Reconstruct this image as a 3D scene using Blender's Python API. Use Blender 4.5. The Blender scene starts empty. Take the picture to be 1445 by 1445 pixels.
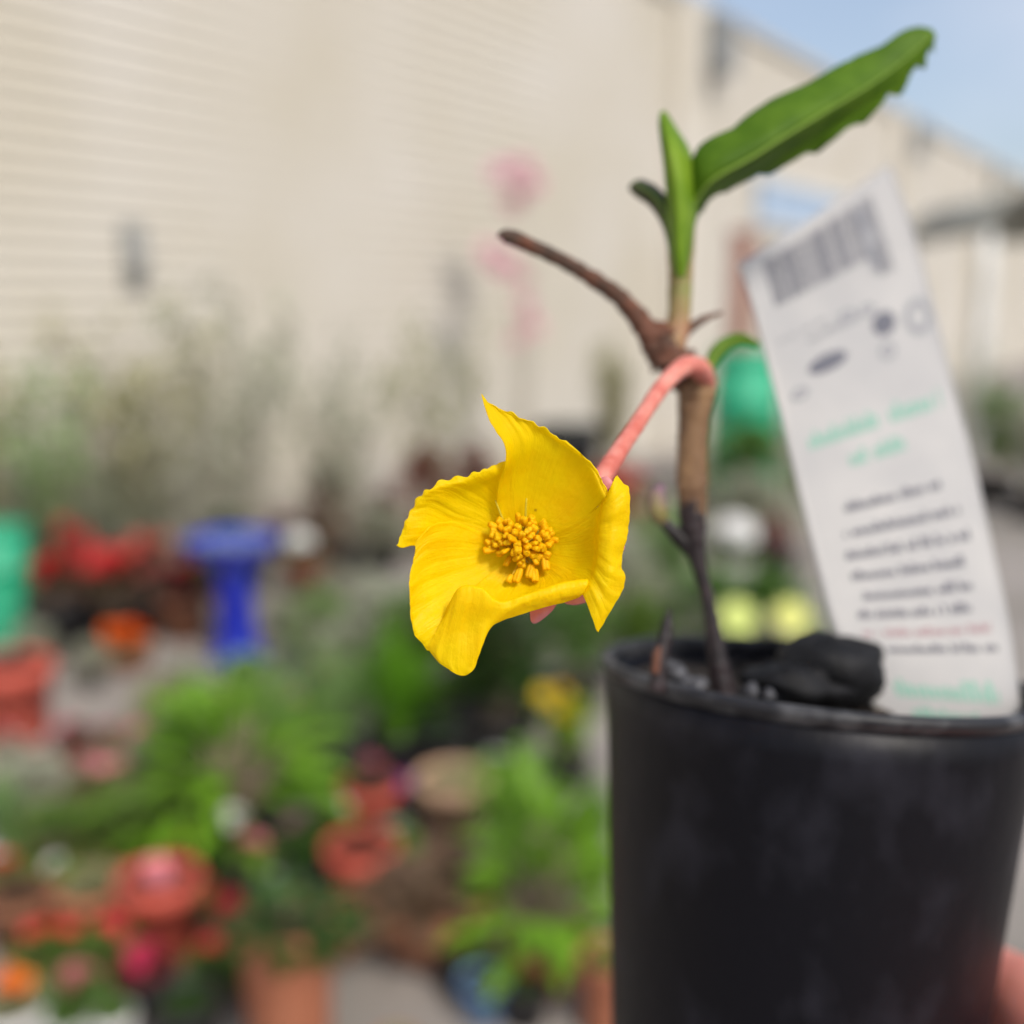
import bpy, math, random
from mathutils import Vector, Matrix, noise
R = math.radians
sc = bpy.context.scene
col = sc.collection

# ------------------------------------------------------------------ camera
F, CX = 1500.0, 722.5                       # focal length and centre in photograph pixels
PITCH = math.atan((722.5 - 430) / F)
CAM = Vector((0, 0, 1.35))
cd = bpy.data.cameras.new('camera'); cam = bpy.data.objects.new('camera', cd); col.objects.link(cam)
cam.location = CAM; cam.rotation_euler = (math.pi/2 - PITCH, 0, 0)
cd.sensor_width = 36; cd.lens = 36 * F / 1445; cd.clip_start = 0.01; cd.clip_end = 2000
cd.dof.use_dof = True; cd.dof.focus_distance = 0.1500; cd.dof.aperture_fstop = 7.3; cd.dof.aperture_blades = 0
sc.camera = cam

# ------------------------------------------------------------------ sky and sun
SUN_EL, SUN_AZ = R(44), R(148)              # azimuth clockwise from +Y: behind the camera, to its right
w = bpy.data.worlds.new('World'); sc.world = w; w.use_nodes = True
nt = w.node_tree; nt.nodes.clear()
wo = nt.nodes.new('ShaderNodeOutputWorld'); bg = nt.nodes.new('ShaderNodeBackground')
sky = nt.nodes.new('ShaderNodeTexSky'); sky.sky_type = 'NISHITA'; sky.sun_disc = False
sky.sun_elevation = SUN_EL; sky.sun_rotation = SUN_AZ; sky.air_density = 1.0; sky.dust_density = 3.0
tc = nt.nodes.new('ShaderNodeTexCoord'); mp = nt.nodes.new('ShaderNodeMapping'); mp.inputs['Scale'].default_value = (1, 1, 2.2)
mp.inputs['Location'].default_value = (0.35, 0.1, 0.2)
ns = nt.nodes.new('ShaderNodeTexNoise'); ns.inputs['Scale'].default_value = 2.3; ns.inputs['Detail'].default_value = 6
rp = nt.nodes.new('ShaderNodeValToRGB'); rp.color_ramp.elements[0].position = 0.42; rp.color_ramp.elements[1].position = 0.72
rp.color_ramp.elements[0].color = (0.25, 0.25, 0.25, 1); rp.color_ramp.elements[1].color = (0.95, 0.95, 0.95, 1)
mx = nt.nodes.new('ShaderNodeMixRGB'); mx.inputs[2].default_value = (4.3, 4.6, 5.3, 1)
nt.links.new(tc.outputs['Generated'], mp.inputs[0]); nt.links.new(mp.outputs[0], ns.inputs['Vector'])
nt.links.new(ns.outputs[0], rp.inputs[0]); nt.links.new(rp.outputs[0], mx.inputs[0])
nt.links.new(sky.outputs[0], mx.inputs[1]); nt.links.new(mx.outputs[0], bg.inputs[0])
bg.inputs[1].default_value = 0.088; nt.links.new(bg.outputs[0], wo.inputs[0])
sd = bpy.data.lights.new('sun', 'SUN'); sd.energy = 1.5; sd.angle = R(12); sd.color = (1, 0.95, 0.86)
sun = bpy.data.objects.new('sun', sd); col.objects.link(sun)
sdir = Vector((math.sin(SUN_AZ)*math.cos(SUN_EL), math.cos(SUN_AZ)*math.cos(SUN_EL), math.sin(SUN_EL)))
sun.rotation_euler = sdir.to_track_quat('Z', 'Y').to_euler(); sun.location = (3, -3, 8)
sc.view_settings.view_transform = 'Standard'; sc.view_settings.look = 'None'
sc.view_settings.exposure = 0.97; sc.view_settings.gamma = 1; sc.view_settings.use_curve_mapping = False
sc.render.engine = 'CYCLES'; sc.cycles.use_denoising = True
sc.cycles.use_adaptive_sampling = True; sc.cycles.adaptive_threshold = 0.02
sc.cycles.max_bounces = 6; sc.cycles.transparent_max_bounces = 8
sc.cycles.sample_clamp_indirect = 6

# ------------------------------------------------------------------ helpers
def ray(px, py):
    x = (px - CX) / F; y = -(py - CX) / F
    return Vector((x, math.cos(PITCH) + y*math.sin(PITCH), -math.sin(PITCH) + y*math.cos(PITCH)))
def P(px, py, d): return CAM + ray(px, py) * d
def G(px, py, z=0.0):
    r = ray(px, py); return CAM + r * ((z - CAM.z) / r.z)

def wloc(o):
    v = Vector((0, 0, 0))
    while o: v = v + o.location; o = o.parent
    return v
def tag(o, label=None, cat=None, group=None, kind=None):
    if label: o['label'] = label
    if cat: o['category'] = cat
    if group: o['group'] = group
    if kind: o['kind'] = kind
    return o
def empty(name, loc, label, cat, group=None):
    o = bpy.data.objects.new(name, None); col.objects.link(o); o.location = loc; o.empty_display_size = 0.02
    return tag(o, label, cat, group)
def mesh(name, vs, fs, mats=None, fm=None, smooth=True):
    me = bpy.data.meshes.new(name); me.from_pydata([tuple(v) for v in vs], [], fs); me.update()
    for m in (mats if isinstance(mats, (list, tuple)) else [mats] if mats else []): me.materials.append(m)
    if fm: me.polygons.foreach_set('material_index', fm)
    if smooth: me.polygons.foreach_set('use_smooth', [True]*len(me.polygons))
    return me
def link(name, me, parent=None, loc=(0, 0, 0)):
    o = bpy.data.objects.new(name, me); col.objects.link(o); o.location = loc
    if parent: o.parent = parent
    return o
def wobj(name, vs, fs, mats, parent=None, origin=None, smooth=True, fm=None):
    """object from world-space vertices, origin at its parent's place (or the given origin)"""
    base = wloc(parent) if parent else (Vector(origin) if origin is not None else Vector((0, 0, 0)))
    org = Vector(origin) if origin is not None else base
    o = link(name, mesh(name, [Vector(v) - org for v in vs], fs, mats, fm, smooth), parent, org - (base if parent else Vector((0, 0, 0))))
    return o
def cr(pts, t):
    """Catmull-Rom through a list of Vectors, t in 0..1"""
    n = len(pts) - 1; x = min(max(t, 0), 1) * n; i = min(int(x), n - 1); u = x - i
    p1, p2 = pts[i], pts[i+1]
    p0 = pts[i-1] if i > 0 else p1*2 - p2
    p3 = pts[i+2] if i + 2 <= n else p2*2 - p1
    return ((p1*2) + (p2 - p0)*u + (p0*2 - p1*5 + p2*4 - p3)*u*u + (p1*3 - p0 - p2*3 + p3)*u*u*u) * 0.5
def surf(rows, nu, nv, fn=None):
    """grid surface through control rows (each a list of Vectors)"""
    vs, fs = [], []
    for i in range(nu + 1):
        u = i / nu
        # interpolate columns between rows
        ctrl = []
        for j in range(nv + 1):
            v = j / nv
            ctrl.append(cr([cr(r, v) for r in rows], u))
        for j, q in enumerate(ctrl):
            vs.append(fn(q, u, j / nv) if fn else q)
    m = nv + 1
    for i in range(nu):
        for j in range(nv):
            a = i*m + j; fs.append((a, a+1, a+m+1, a+m))
    return vs, fs
def tube(pts, rad, n=12, seg=None, flat=1.0, bump=0.0, seed=0):
    """closed tube along Catmull-Rom path with radius per control point"""
    seg = seg or (len(pts)-1)*6
    vs, fs = [], []
    pts = [Vector(p) for p in pts]
    rv = [Vector((r, 0, 0)) for r in rad]
    prev = None
    for i in range(seg + 1):
        t = i/seg; c = cr(pts, t); r = cr(rv, t).x
        d = (cr(pts, min(t + 1e-3, 1)) - cr(pts, max(t - 1e-3, 0))).normalized()
        if prev is None:
            prev = d.orthogonal().normalized()
        s = (prev - d*prev.dot(d)).normalized(); prev = s; b = d.cross(s)
        for k in range(n):
            a = 2*math.pi*k/n
            rr = r
            if bump: rr *= 1 + bump*noise.noise(Vector((c.x, c.y, c.z))*900 + Vector((math.cos(a), math.sin(a), seed))*1.3)
            vs.append(c + s*(math.cos(a)*rr) + b*(math.sin(a)*rr*flat))
    for i in range(seg):
        for k in range(n):
            a = i*n + k; b2 = i*n + (k+1) % n
            fs.append((a, b2, b2+n, a+n))
    c0 = len(vs); vs.append(cr(pts, 0)); vs.append(cr(pts, 1))
    for k in range(n):
        fs.append((c0, (k+1) % n, k)); e = seg*n; fs.append((c0+1, e+k, e+(k+1) % n))
    return vs, fs
def lathe(prof, n=32, jitter=0):
    vs, fs = [], []
    for (r, z) in prof:
        for k in range(n):
            a = 2*math.pi*k/n; vs.append(Vector((r*math.cos(a), r*math.sin(a), z)))
    for i in range(len(prof) - 1):
        for k in range(n):
            a = i*n+k; b = i*n+(k+1) % n; fs.append((a, b, b+n, a+n))
    return vs, fs
def box(x0, x1, y0, y1, z0, z1):
    vs = [Vector((x, y, z)) for z in (z0, z1) for (x, y) in ((x0, y0), (x1, y0), (x1, y1), (x0, y1))]
    return vs, [(3, 2, 1, 0), (4, 5, 6, 7), (0, 1, 5, 4), (1, 2, 6, 5), (2, 3, 7, 6), (3, 0, 4, 7)]
def add(acc, new):
    o = len(acc[0]); acc[0].extend(new[0]); acc[1].extend([tuple(i+o for i in f) for f in new[1]]); return acc

# ------------------------------------------------------------------ materials
def mat(name, c, rough=0.6, c2=None, scale=8.0, spec=0.4, bump=0.0, bscale=None, detail=4, trans=0.0, tcol=None, sss=0.0, island=0.0, lo=0.35, hi=0.65, coat=0.0, ssr=(0.004, 0.002, 0.001), stretch=None, world=False):
    m = bpy.data.materials.new(name); m.use_nodes = True; t = m.node_tree; N = t.nodes; L = t.links
    b = N['Principled BSDF']; out = N['Material Output']
    b.inputs['Roughness'].default_value = rough; b.inputs['Specular IOR Level'].default_value = spec
    b.inputs['Base Color'].default_value = (*c, 1); src = None
    co = N.new('ShaderNodeTexCoord'); vec = N.new('ShaderNodeNewGeometry').outputs['Position'] if world else co.outputs['Object']
    if stretch:
        mpn = N.new('ShaderNodeMapping'); mpn.inputs['Scale'].default_value = stretch; L.new(vec, mpn.inputs[0]); vec = mpn.outputs[0]
    if c2 is not None:
        n = N.new('ShaderNodeTexNoise'); n.inputs['Scale'].default_value = scale; n.inputs['Detail'].default_value = detail
        L.new(vec, n.inputs['Vector'])
        r = N.new('ShaderNodeValToRGB'); r.color_ramp.elements[0].position = lo; r.color_ramp.elements[1].position = hi
        r.color_ramp.elements[0].color = (*c, 1); r.color_ramp.elements[1].color = (*c2, 1)
        L.new(n.outputs[0], r.inputs[0]); src = r.outputs[0]
    if island:
        g = N.new('ShaderNodeNewGeometry'); h = N.new('ShaderNodeHueSaturation')
        if src: L.new(src, h.inputs['Color'])
        else: h.inputs['Color'].default_value = (*c, 1)
        m1 = N.new('ShaderNodeMapRange'); m1.inputs[3].default_value = 1 - island; m1.inputs[4].default_value = 1 + island
        L.new(g.outputs['Random Per Island'], m1.inputs[0]); L.new(m1.outputs[0], h.inputs['Value'])
        oi = N.new('ShaderNodeObjectInfo'); m2 = N.new('ShaderNodeMapRange'); m2.inputs[3].default_value = 0.485; m2.inputs[4].default_value = 0.515
        L.new(oi.outputs['Random'], m2.inputs[0]); L.new(m2.outputs[0], h.inputs['Hue'])
        src = h.outputs[0]
    if src: L.new(src, b.inputs['Base Color'])
    if bump:
        n2 = N.new('ShaderNodeTexNoise'); n2.inputs['Scale'].default_value = bscale or scale*4; n2.inputs['Detail'].default_value = 5
        L.new(vec, n2.inputs['Vector'])
        bp = N.new('ShaderNodeBump'); bp.inputs['Strength'].default_value = bump; bp.inputs['Distance'].default_value = 0.3/(bscale or scale*4)
        L.new(n2.outputs[0], bp.inputs['Height']); L.new(bp.outputs[0], b.inputs['Normal'])
    if coat: b.inputs['Coat Weight'].default_value = coat
    if sss:
        b.inputs['Subsurface Weight'].default_value = sss; b.inputs['Subsurface Radius'].default_value = ssr; b.inputs['Subsurface Scale'].default_value = 1.0
    if trans:
        tr = N.new('ShaderNodeBsdfTranslucent')
        if tcol: tr.inputs[0].default_value = (*tcol, 1)
        elif src: L.new(src, tr.inputs[0])
        else: tr.inputs[0].default_value = (*c, 1)
        mxs = N.new('ShaderNodeMixShader'); mxs.inputs[0].default_value = trans
        L.new(b.outputs[0], mxs.inputs[1]); L.new(tr.outputs[0], mxs.inputs[2]); L.new(mxs.outputs[0], out.inputs['Surface'])
    return m

M = {}
M['wall'] = mat('cream_paint', (0.55, 0.505, 0.42), 0.8, (0.61, 0.575, 0.52), 0.7, detail=9, bump=0.2, bscale=30, world=True)
M['cap'] = mat('weathered_cap', (0.50, 0.47, 0.40), 0.8, (0.38, 0.36, 0.33), 1.5)
M['greymetal'] = mat('grey_metal', (0.20, 0.21, 0.21), 0.5, (0.27, 0.27, 0.26), 5)
M['concrete'] = mat('concrete_ground', (0.17, 0.155, 0.13), 0.9, (0.33, 0.295, 0.275), 0.9, detail=8, bump=0.3, bscale=60)
M['terracotta'] = mat('terracotta', (0.36, 0.12, 0.06), 0.8, (0.46, 0.18, 0.10), 9, bump=0.15)
M['coral'] = mat('coral_glaze', (0.50, 0.075, 0.05), 0.4, (0.58, 0.12, 0.08), 7)
M['brownpot'] = mat('brown_clay', (0.22, 0.085, 0.045), 0.75, (0.30, 0.13, 0.07), 9, bump=0.15)
M['beigepot'] = mat('beige_clay', (0.50, 0.30, 0.19), 0.8, (0.56, 0.36, 0.24), 9)
M['blackpot'] = mat('black_nursery_plastic', (0.008, 0.008, 0.010), 0.45, (0.018, 0.018, 0.021), 12)
M['whitepot'] = mat('white_plastic', (0.68, 0.66, 0.66), 0.45, (0.60, 0.58, 0.58), 9)
M['blueglaze'] = mat('cobalt_glaze', (0.012, 0.022, 0.33), 0.25, (0.02, 0.04, 0.42), 6, coat=0.5)
M['paleblue'] = mat('pale_blue_glaze', (0.10, 0.19, 0.36), 0.35, (0.13, 0.25, 0.44), 6)
M['teal'] = mat('teal_plastic', (0.02, 0.33, 0.17), 0.35, (0.03, 0.40, 0.22), 4, coat=0.3)
M['soil'] = mat('potting_soil', (0.025, 0.018, 0.013), 0.95, (0.05, 0.035, 0.025), 60, bump=0.6, bscale=150)
LEAF = {
 'lush': ((0.13, 0.30, 0.015), (0.22, 0.42, 0.035)), 'mid': ((0.10, 0.20, 0.03), (0.16, 0.28, 0.055)),
 'dark': ((0.025, 0.07, 0.012), (0.05, 0.12, 0.022)), 'grey': ((0.38, 0.40, 0.29), (0.50, 0.51, 0.40)),
 'olive': ((0.29, 0.29, 0.13), (0.42, 0.41, 0.23)), 'pale': ((0.20, 0.33, 0.11), (0.31, 0.45, 0.18)),
 'bronze': ((0.14, 0.07, 0.05), (0.20, 0.12, 0.07)), 'redleaf': ((0.20, 0.035, 0.03), (0.30, 0.07, 0.05)),
}
for k, (a, b) in LEAF.items(): M['leaf_'+k] = mat('leaf_'+k, a, 0.38, b, 5, trans=0.35, island=0.25)
FLW = {'red': (0.66, 0.05, 0.045), 'crimson': (0.45, 0.02, 0.05), 'orange': (0.75, 0.16, 0.012), 'pink': (0.68, 0.25, 0.30), 'mauve': (0.60, 0.36, 0.40),
       'white': (0.80, 0.79, 0.76), 'yellow': (0.78, 0.50, 0.012), 'purple': (0.22, 0.05, 0.30), 'coral': (0.76, 0.17, 0.15), 'lime': (0.72, 0.80, 0.26)}
for k, a in FLW.items(): M['bloom_'+k] = mat('bloom_'+k, a, 0.55, tuple(min(x*1.25, 0.9) for x in a), 20, trans=0.2, island=0.15)
M['twig'] = mat('twig_bark', (0.22, 0.17, 0.11), 0.85, (0.30, 0.24, 0.17), 40)

# ------------------------------------------------------------------ setting: ground
me = mesh('ground', *[[(-120, -60, 0), (120, -60, 0), (120, 200, 0), (-120, 200, 0)], [(0, 1, 2, 3)]], M['concrete'], smooth=False)
tag(link('ground', me), kind='structure')

# ------------------------------------------------------------------ the long wall, running away to the right
WA, WP, WTOP = R(34.5), 4.5, 4.0
wd = Vector((math.sin(WA), math.cos(WA), 0)); wn = Vector((-math.cos(WA), math.sin(WA), 0))   # along, and away from the camera
def wall_at(px, py):
    r = ray(px, py); return CAM + r * (WP / (r.x*wn.x + r.y*wn.y))
def wall_s(px, py): return (wall_at(px, py)).dot(wd)
S0, S1 = -9.0, 62.0
worg = wn*WP + wd*2.0
def wq(s, t, z): return wn*(WP + t) + wd*s + Vector((0, 0, z))      # s along, t into the wall
def wbox(s0, s1, t0, t1, z0, z1):
    return ([wq(s, t, z) for z in (z0, z1) for (s, t) in ((s0, t0), (s1, t0), (s1, t1), (s0, t1))],
            [(3, 2, 1, 0), (4, 5, 6, 7), (0, 1, 5, 4), (1, 2, 6, 5), (2, 3, 7, 6), (3, 0, 4, 7)])
wall = empty('long_wall', worg, 'long cream painted wall of fine horizontal courses behind all the plants', 'wall')
wobj('wall_core', *wbox(S0, S1, 0.028, 0.26, 0, WTOP - 0.01), M['wall'], wall, smooth=False)
CH = 0.0875
nb = int(WTOP / CH)
cvs, cfs = [], []
prof = [(0.030, 0.006), (-0.003, 0.006), (-0.005, 0.008), (-0.005, 0.05), (-0.003, CH - 0.008), (0.0, CH - 0.005), (0.030, CH - 0.005)]
for s in (S0, S1):
    for (t, z) in prof: cvs.append(wd*s + wn*t + Vector((0, 0, z)))
k = len(prof)
for i in range(k - 1): cfs.append((i, i+k, i+k+1, i+1))
course = mesh('wall_course', cvs, cfs, M['wall'], smooth=False)
for i in range(nb):
    link('wall_course', course, wall, wn*WP + Vector((0, 0, i*CH + 0.002)) - worg)
wobj('coping', *wbox(S0, S1, -0.05, 0.32, WTOP - 0.02, WTOP + 0.07), M['cap'], wall, smooth=False)
for px in (960, 1268, 1390):
    s = wall_s(px, 200)
    b = wobj('pilaster', *wbox(s - 0.22, s + 0.22, -0.11, 0.011, 0, WTOP - 0.021), M['wall'], wall, smooth=False)
    # rain head and downpipe on the far side of each pilaster
    h = wobj('rain_head', *wbox(s + 0.26, s + 0.70, -0.24, -0.003, WTOP - 0.52, WTOP - 0.05), M['greymetal'], wall, smooth=False)
# lamp on the wall
c = wall_at(186, 362)
lamp = empty('wall_lamp', c, 'small grey bulkhead lamp mounted on the cream wall', 'wall lamp')
ls, lz = c.dot(wd), c.z
acc = wbox(ls - 0.06, ls + 0.06, -0.03, -0.004, lz - 0.15, lz + 0.15)
wobj('back_plate', *acc, M['greymetal'], lamp, smooth=False)
vs, fs = [], []
for i in range(9):
    th = math.pi*i/8
    for j in range(13):
        ph = math.pi*j/12
        vs.append(wq(ls + 0.055*math.sin(th)*math.cos(ph), -0.03 - 0.07*math.sin(th)*math.sin(ph), lz - 0.02 + 0.11*math.cos(th)))
for i in range(8):
    for j in range(12):
        a = i*13+j; fs.append((a, a+1, a+14, a+13))
wobj('lamp_cover', vs, fs, M['greymetal'], lamp)
# blue awning and brown post far along the wall
M['awning_blue'] = mat('pale_blue_board', (0.30, 0.40, 0.54), 0.7, (0.40, 0.49, 0.61), 3)
M['redbrown'] = mat('red_brown_paint', (0.26, 0.11, 0.085), 0.7, (0.32, 0.15, 0.11), 6)
M['canopy'] = mat('grey_canvas', (0.26, 0.265, 0.24), 0.85, (0.32, 0.325, 0.30), 3)
M['whitepaint'] = mat('white_paint', (0.72, 0.72, 0.70), 0.6, (0.62, 0.62, 0.60), 5)
s0, s1 = wall_s(1065, 300), wall_s(1195, 300); zt = wall_at(1130, 268).z; zb = wall_at(1130, 322).z
aw = empty('wall_board', wq((s0+s1)/2, 0, zb), 'pale blue blank board fixed high on the cream wall behind the plant tag', 'board')
wobj('panel', *wbox(s0, s1, -0.05, -0.02, zb, zt), M['awning_blue'], aw, smooth=False)
for (a, b_, c_, d_) in ((s0 - 0.06, s1 + 0.06, zt, zt + 0.06), (s0 - 0.06, s1 + 0.06, zb - 0.06, zb)):
    wobj('frame_rail', *wbox(a, b_, -0.07, -0.016, c_, d_), M['whitepaint'], aw, smooth=False)

b = G(1034, 690); dpt = (b - CAM).dot(ray(1034, 690)) / ray(1034, 690).length_squared
post = empty('timber_post', b, 'red-brown timber post standing near the pale blue board', 'post')
hz = (CAM + ray(1034, 340)*dpt).z
wobj('shaft', *[[b + v for v in box(-0.07, 0.07, -0.07, 0.07, 0, hz)[0]], box(0, 1, 0, 1, 0, 1)[1]], M['redbrown'], post, smooth=False)
wobj('post_cap', *[[b + v for v in box(-0.09, 0.09, -0.09, 0.09, hz, hz + 0.05)[0]], box(0, 1, 0, 1, 0, 1)[1]], M['redbrown'], post, smooth=False)
# dark shade canopy on pale posts far to the right
b = G(1372, 640); dpt = (b - CAM).dot(ray(1372, 640)) / ray(1372, 640).length_squared
zc = (CAM + ray(1360, 330)*dpt).z; pxm = dpt / F
can = empty('shade_canopy', b, 'dark grey arched shade canopy on white posts beyond the plant tag', 'canopy')
vs, fs = [], []
hw = 62*pxm
for i in range(13):
    a = math.pi*i/12
    for yy in (-0.9, 0.9): vs.append(b + Vector((-math.cos(a)*hw, yy, zc - 0.08 + 0.34*math.sin(a))))
for i in range(12): fs.append((2*i, 2*i+1, 2*i+3, 2*i+2))
o = wobj('roof_sheet', vs, fs, M['canopy'], can); o.modifiers.new('s', 'SOLIDIFY').thickness = 0.03
for sx in (-1, 1):
    for yy in (-0.85, 0.85):
        wobj('post', *tube([b + Vector((sx*hw*0.96, yy, 0)), b + Vector((sx*hw*0.96, yy, zc - 0.06))], [0.055, 0.055], 10), M['whitepaint'], can)

# ------------------------------------------------------------------ background plants
rng = random.Random(11)
def leafgeo(acc, base, d, up, L, W, fold=0.25, curl=0.25, n=3):
    """one pointed leaf of 2n quads with a folded midrib"""
    d = d.normalized(); s = d.cross(up)
    if s.length < 1e-4: s = d.orthogonal()
    s.normalize(); nrm = s.cross(d)
    vs, fs = [], []
    prof = [(0, 0.12), (0.35, 1.0), (0.7, 0.75), (1.0, 0.03)] if n == 3 else [(0, 0.15), (0.5, 1.0), (1.0, 0.03)]
    for (t, wv) in prof:
        c = base + d*(t*L) - nrm*(curl*L*t*t); h = W*wv*0.5
        vs += [c - s*h + nrm*(h*fold), c, c + s*h + nrm*(h*fold)]
    for i in range(len(prof) - 1):
        a = 3*i; fs += [(a, a+1, a+4, a+3), (a+1, a+2, a+5, a+4)]
    add(acc, (vs, fs))
def rdir(el0, el1):
    a = rng.uniform(0, 2*math.pi); e = R(rng.uniform(el0, el1))
    return Vector((math.cos(a)*math.cos(e), math.sin(a)*math.cos(e), math.sin(e)))
UP = Vector((0, 0, 1))
def twigs(n, top, spread, rad):
    acc = ([], []); ends = []
    for i in range(n):
        a = 2*math.pi*(i + rng.random())/n; q = spread*math.sqrt(rng.random()); h = top*rng.uniform(0.65, 1)
        e = Vector((q*math.cos(a), q*math.sin(a), h)); m = Vector((e.x*0.45 + rng.uniform(-.03, .03), e.y*0.45 + rng.uniform(-.03, .03), h*0.5))
        pts = [Vector((e.x*0.08, e.y*0.08, -0.04)), m, e]
        add(acc, tube(pts, [rad, rad*0.7, rad*0.25], 5, 5)); ends.append(pts)
    return acc, ends
def gen(kind):
    """foliage in a unit box: height 1, half width 0.5; returns (leaves, stems, tips)"""
    acc = ([], []); tips = []
    if kind == 'bush':
        st, ends = twigs(16, 0.85, 0.36, 0.012)
        lumps = [(e[2]*0.9 + Vector((0, 0, 0.02)), rng.uniform(0.11, 0.2)) for e in ends] + [(e[1], 0.13) for e in ends]
        for (c, r) in lumps:
            for _ in range(52):
                q = rdir(-40, 85)*(r*rng.uniform(0.45, 1.1)); b = c + q
                leafgeo(acc, b, (q.normalized() + UP*0.35 + rdir(-60, 60)*0.5), UP, rng.uniform(0.055, 0.10), rng.uniform(0.03, 0.05))
            tips.append(c + UP*r)
    elif kind == 'mound':
        st, ends = twigs(14, 0.6, 0.4, 0.01)
        for _ in range(1000):
            q = rdir(0, 90); r = rng.uniform(0.55, 1.0); b = Vector((q.x*0.46*r, q.y*0.46*r, q.z*0.82*r + rng.uniform(-.04, .06)))
            leafgeo(acc, b, q + rdir(-50, 60)*0.6, UP, rng.uniform(0.06, 0.12), rng.uniform(0.03, 0.055))
            if rng.random() < 0.07: tips.append(Vector((q.x*0.48, q.y*0.48, q.z*0.9)))
    elif kind == 'grass':
        st = ([], [])
        for _ in range(240):
            a = rng.uniform(0, 2*math.pi); lean = rng.random()**1.3; h = rng.uniform(0.6, 1.0)*(1 - 0.3*lean); W = rng.uniform(0.03, 0.05)
            o = Vector((math.cos(a), math.sin(a), 0)); s = Vector((-o.y, o.x, 0)); vs, fs = [], []
            b0 = o*rng.uniform(0, 0.1) - UP*0.03
            for i in range(6):
                t = i/5; c = b0 + o*(0.5*lean*t**1.8) + UP*(h*(t - 0.32*lean*t**3)); hw = W*(1 - t**2.2)*0.5 + 0.0008
                vs += [c - s*hw, c + o*0.003, c + s*hw]
            for i in range(5):
                q = 3*i; fs += [(q, q+1, q+4, q+3), (q+1, q+2, q+5, q+4)]
            add(acc, (vs, fs)); tips.append(vs[-2])
    elif kind == 'wispy':
        st, ends = twigs(13, 0.97, 0.46, 0.005)
        for e in ends:
            for _ in range(38):
                t = rng.random()**0.7*0.75 + 0.25; b = cr(e, t) + Vector((rng.gauss(0, .06), rng.gauss(0, .06), rng.gauss(0, .03)))
                leafgeo(acc, b, rdir(-10, 70) + UP*0.4, UP, rng.uniform(0.035, 0.08), rng.uniform(0.03, 0.055), n=2)
            tips.append(e[2])
            if rng.random() < .6: tips.append(cr(e, 0.8))
    elif kind == 'cane':
        st, ends = twigs(6, 0.97, 0.3, 0.008)
        for e in ends:
            for _ in range(9):
                leafgeo(acc, cr(e, rng.uniform(0.2, 1)), rdir(-10, 70) + UP*0.4, UP, rng.uniform(0.03, 0.06), rng.uniform(0.03, 0.05), n=2)
            tips.append(e[2])
    elif kind == 'broad':
        st = ([], [])
        for i in range(110):
            q = rdir(5, 85); L = rng.uniform(0.2, 0.42); b = q*0.04
            f_ = rng.uniform(0.5, 1.25); m = b + Vector((q.x*0.3*f_, q.y*0.3*f_, q.z*0.5*f_)); add(st, tube([b - UP*0.03, m], [0.009, 0.006], 5, 3))
            leafgeo(acc, m, Vector((q.x, q.y, q.z*0.75)), UP, L, L*rng.uniform(0.32, 0.48), 0.3, 0.35)
            tips.append(m + q*L*0.5)
    return acc, st, tips
BANK = {k: [gen(k) for _ in range(3)] for k in ('bush', 'mound', 'grass', 'wispy', 'broad', 'cane')}
MESHES = {}
def fmesh(kind, v, leafmat):
    key = (kind, v, leafmat)
    if key not in MESHES:
        g = BANK[kind][v]
        MESHES[key] = (mesh('foliage', g[0][0], g[0][1], M[leafmat], smooth=False), mesh('stems', g[1][0], g[1][1], M['twig']) if g[1][0] else None)
    return MESHES[key]
def bloom_mesh(c):
    if ('b', c) in MESHES: return MESHES[('b', c)]
    acc = ([], [])
    for ring, (n, el, L) in enumerate(((9, 12, 1.0), (8, 40, 0.85), (6, 68, 0.6))):
        for i in range(n):
            a = 2*math.pi*(i + ring*0.5)/n; e = R(el)
            leafgeo(acc, Vector((0, 0, 0)), Vector((math.cos(a)*math.cos(e), math.sin(a)*math.cos(e), math.sin(e))), UP, L, L*0.62, 0.25, 0.2)
    MESHES[('b', c)] = mesh('blossom', acc[0], acc[1], M['bloom_'+c]); return MESHES[('b', c)]
POTM = {}
def pot_meshes(pm, shape):
    key = (pm, shape)
    if key not in POTM:
        if shape == 'pot': pr = [(0.0, 0.0), (0.36, 0.0), (0.375, 0.02), (0.455, 0.80), (0.50, 0.805), (0.505, 0.82), (0.505, 0.985), (0.49, 1.0), (0.455, 1.0), (0.44, 0.97), (0.42, 0.86)]
        elif shape == 'bowl': pr = [(0.0, 0.0), (0.22, 0.0), (0.25, 0.03), (0.40, 0.35), (0.48, 0.80), (0.50, 0.97), (0.49, 1.0), (0.455, 1.0), (0.45, 0.95), (0.43, 0.84)]
        else: pr = [(0.0, 0.0), (0.40, 0.0), (0.42, 0.02), (0.475, 0.93), (0.50, 0.94), (0.50, 0.99), (0.485, 1.0), (0.465, 1.0), (0.455, 0.97), (0.44, 0.88)]
        so = [(0.001, 0.90), (0.2, 0.91), (0.435, 0.885)]
        POTM[key] = (mesh('pot', *lathe(pr, 32), M[pm]), mesh('soil', *lathe(so, 24), M['soil']))
    return POTM[key]
NP = [0]
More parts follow.
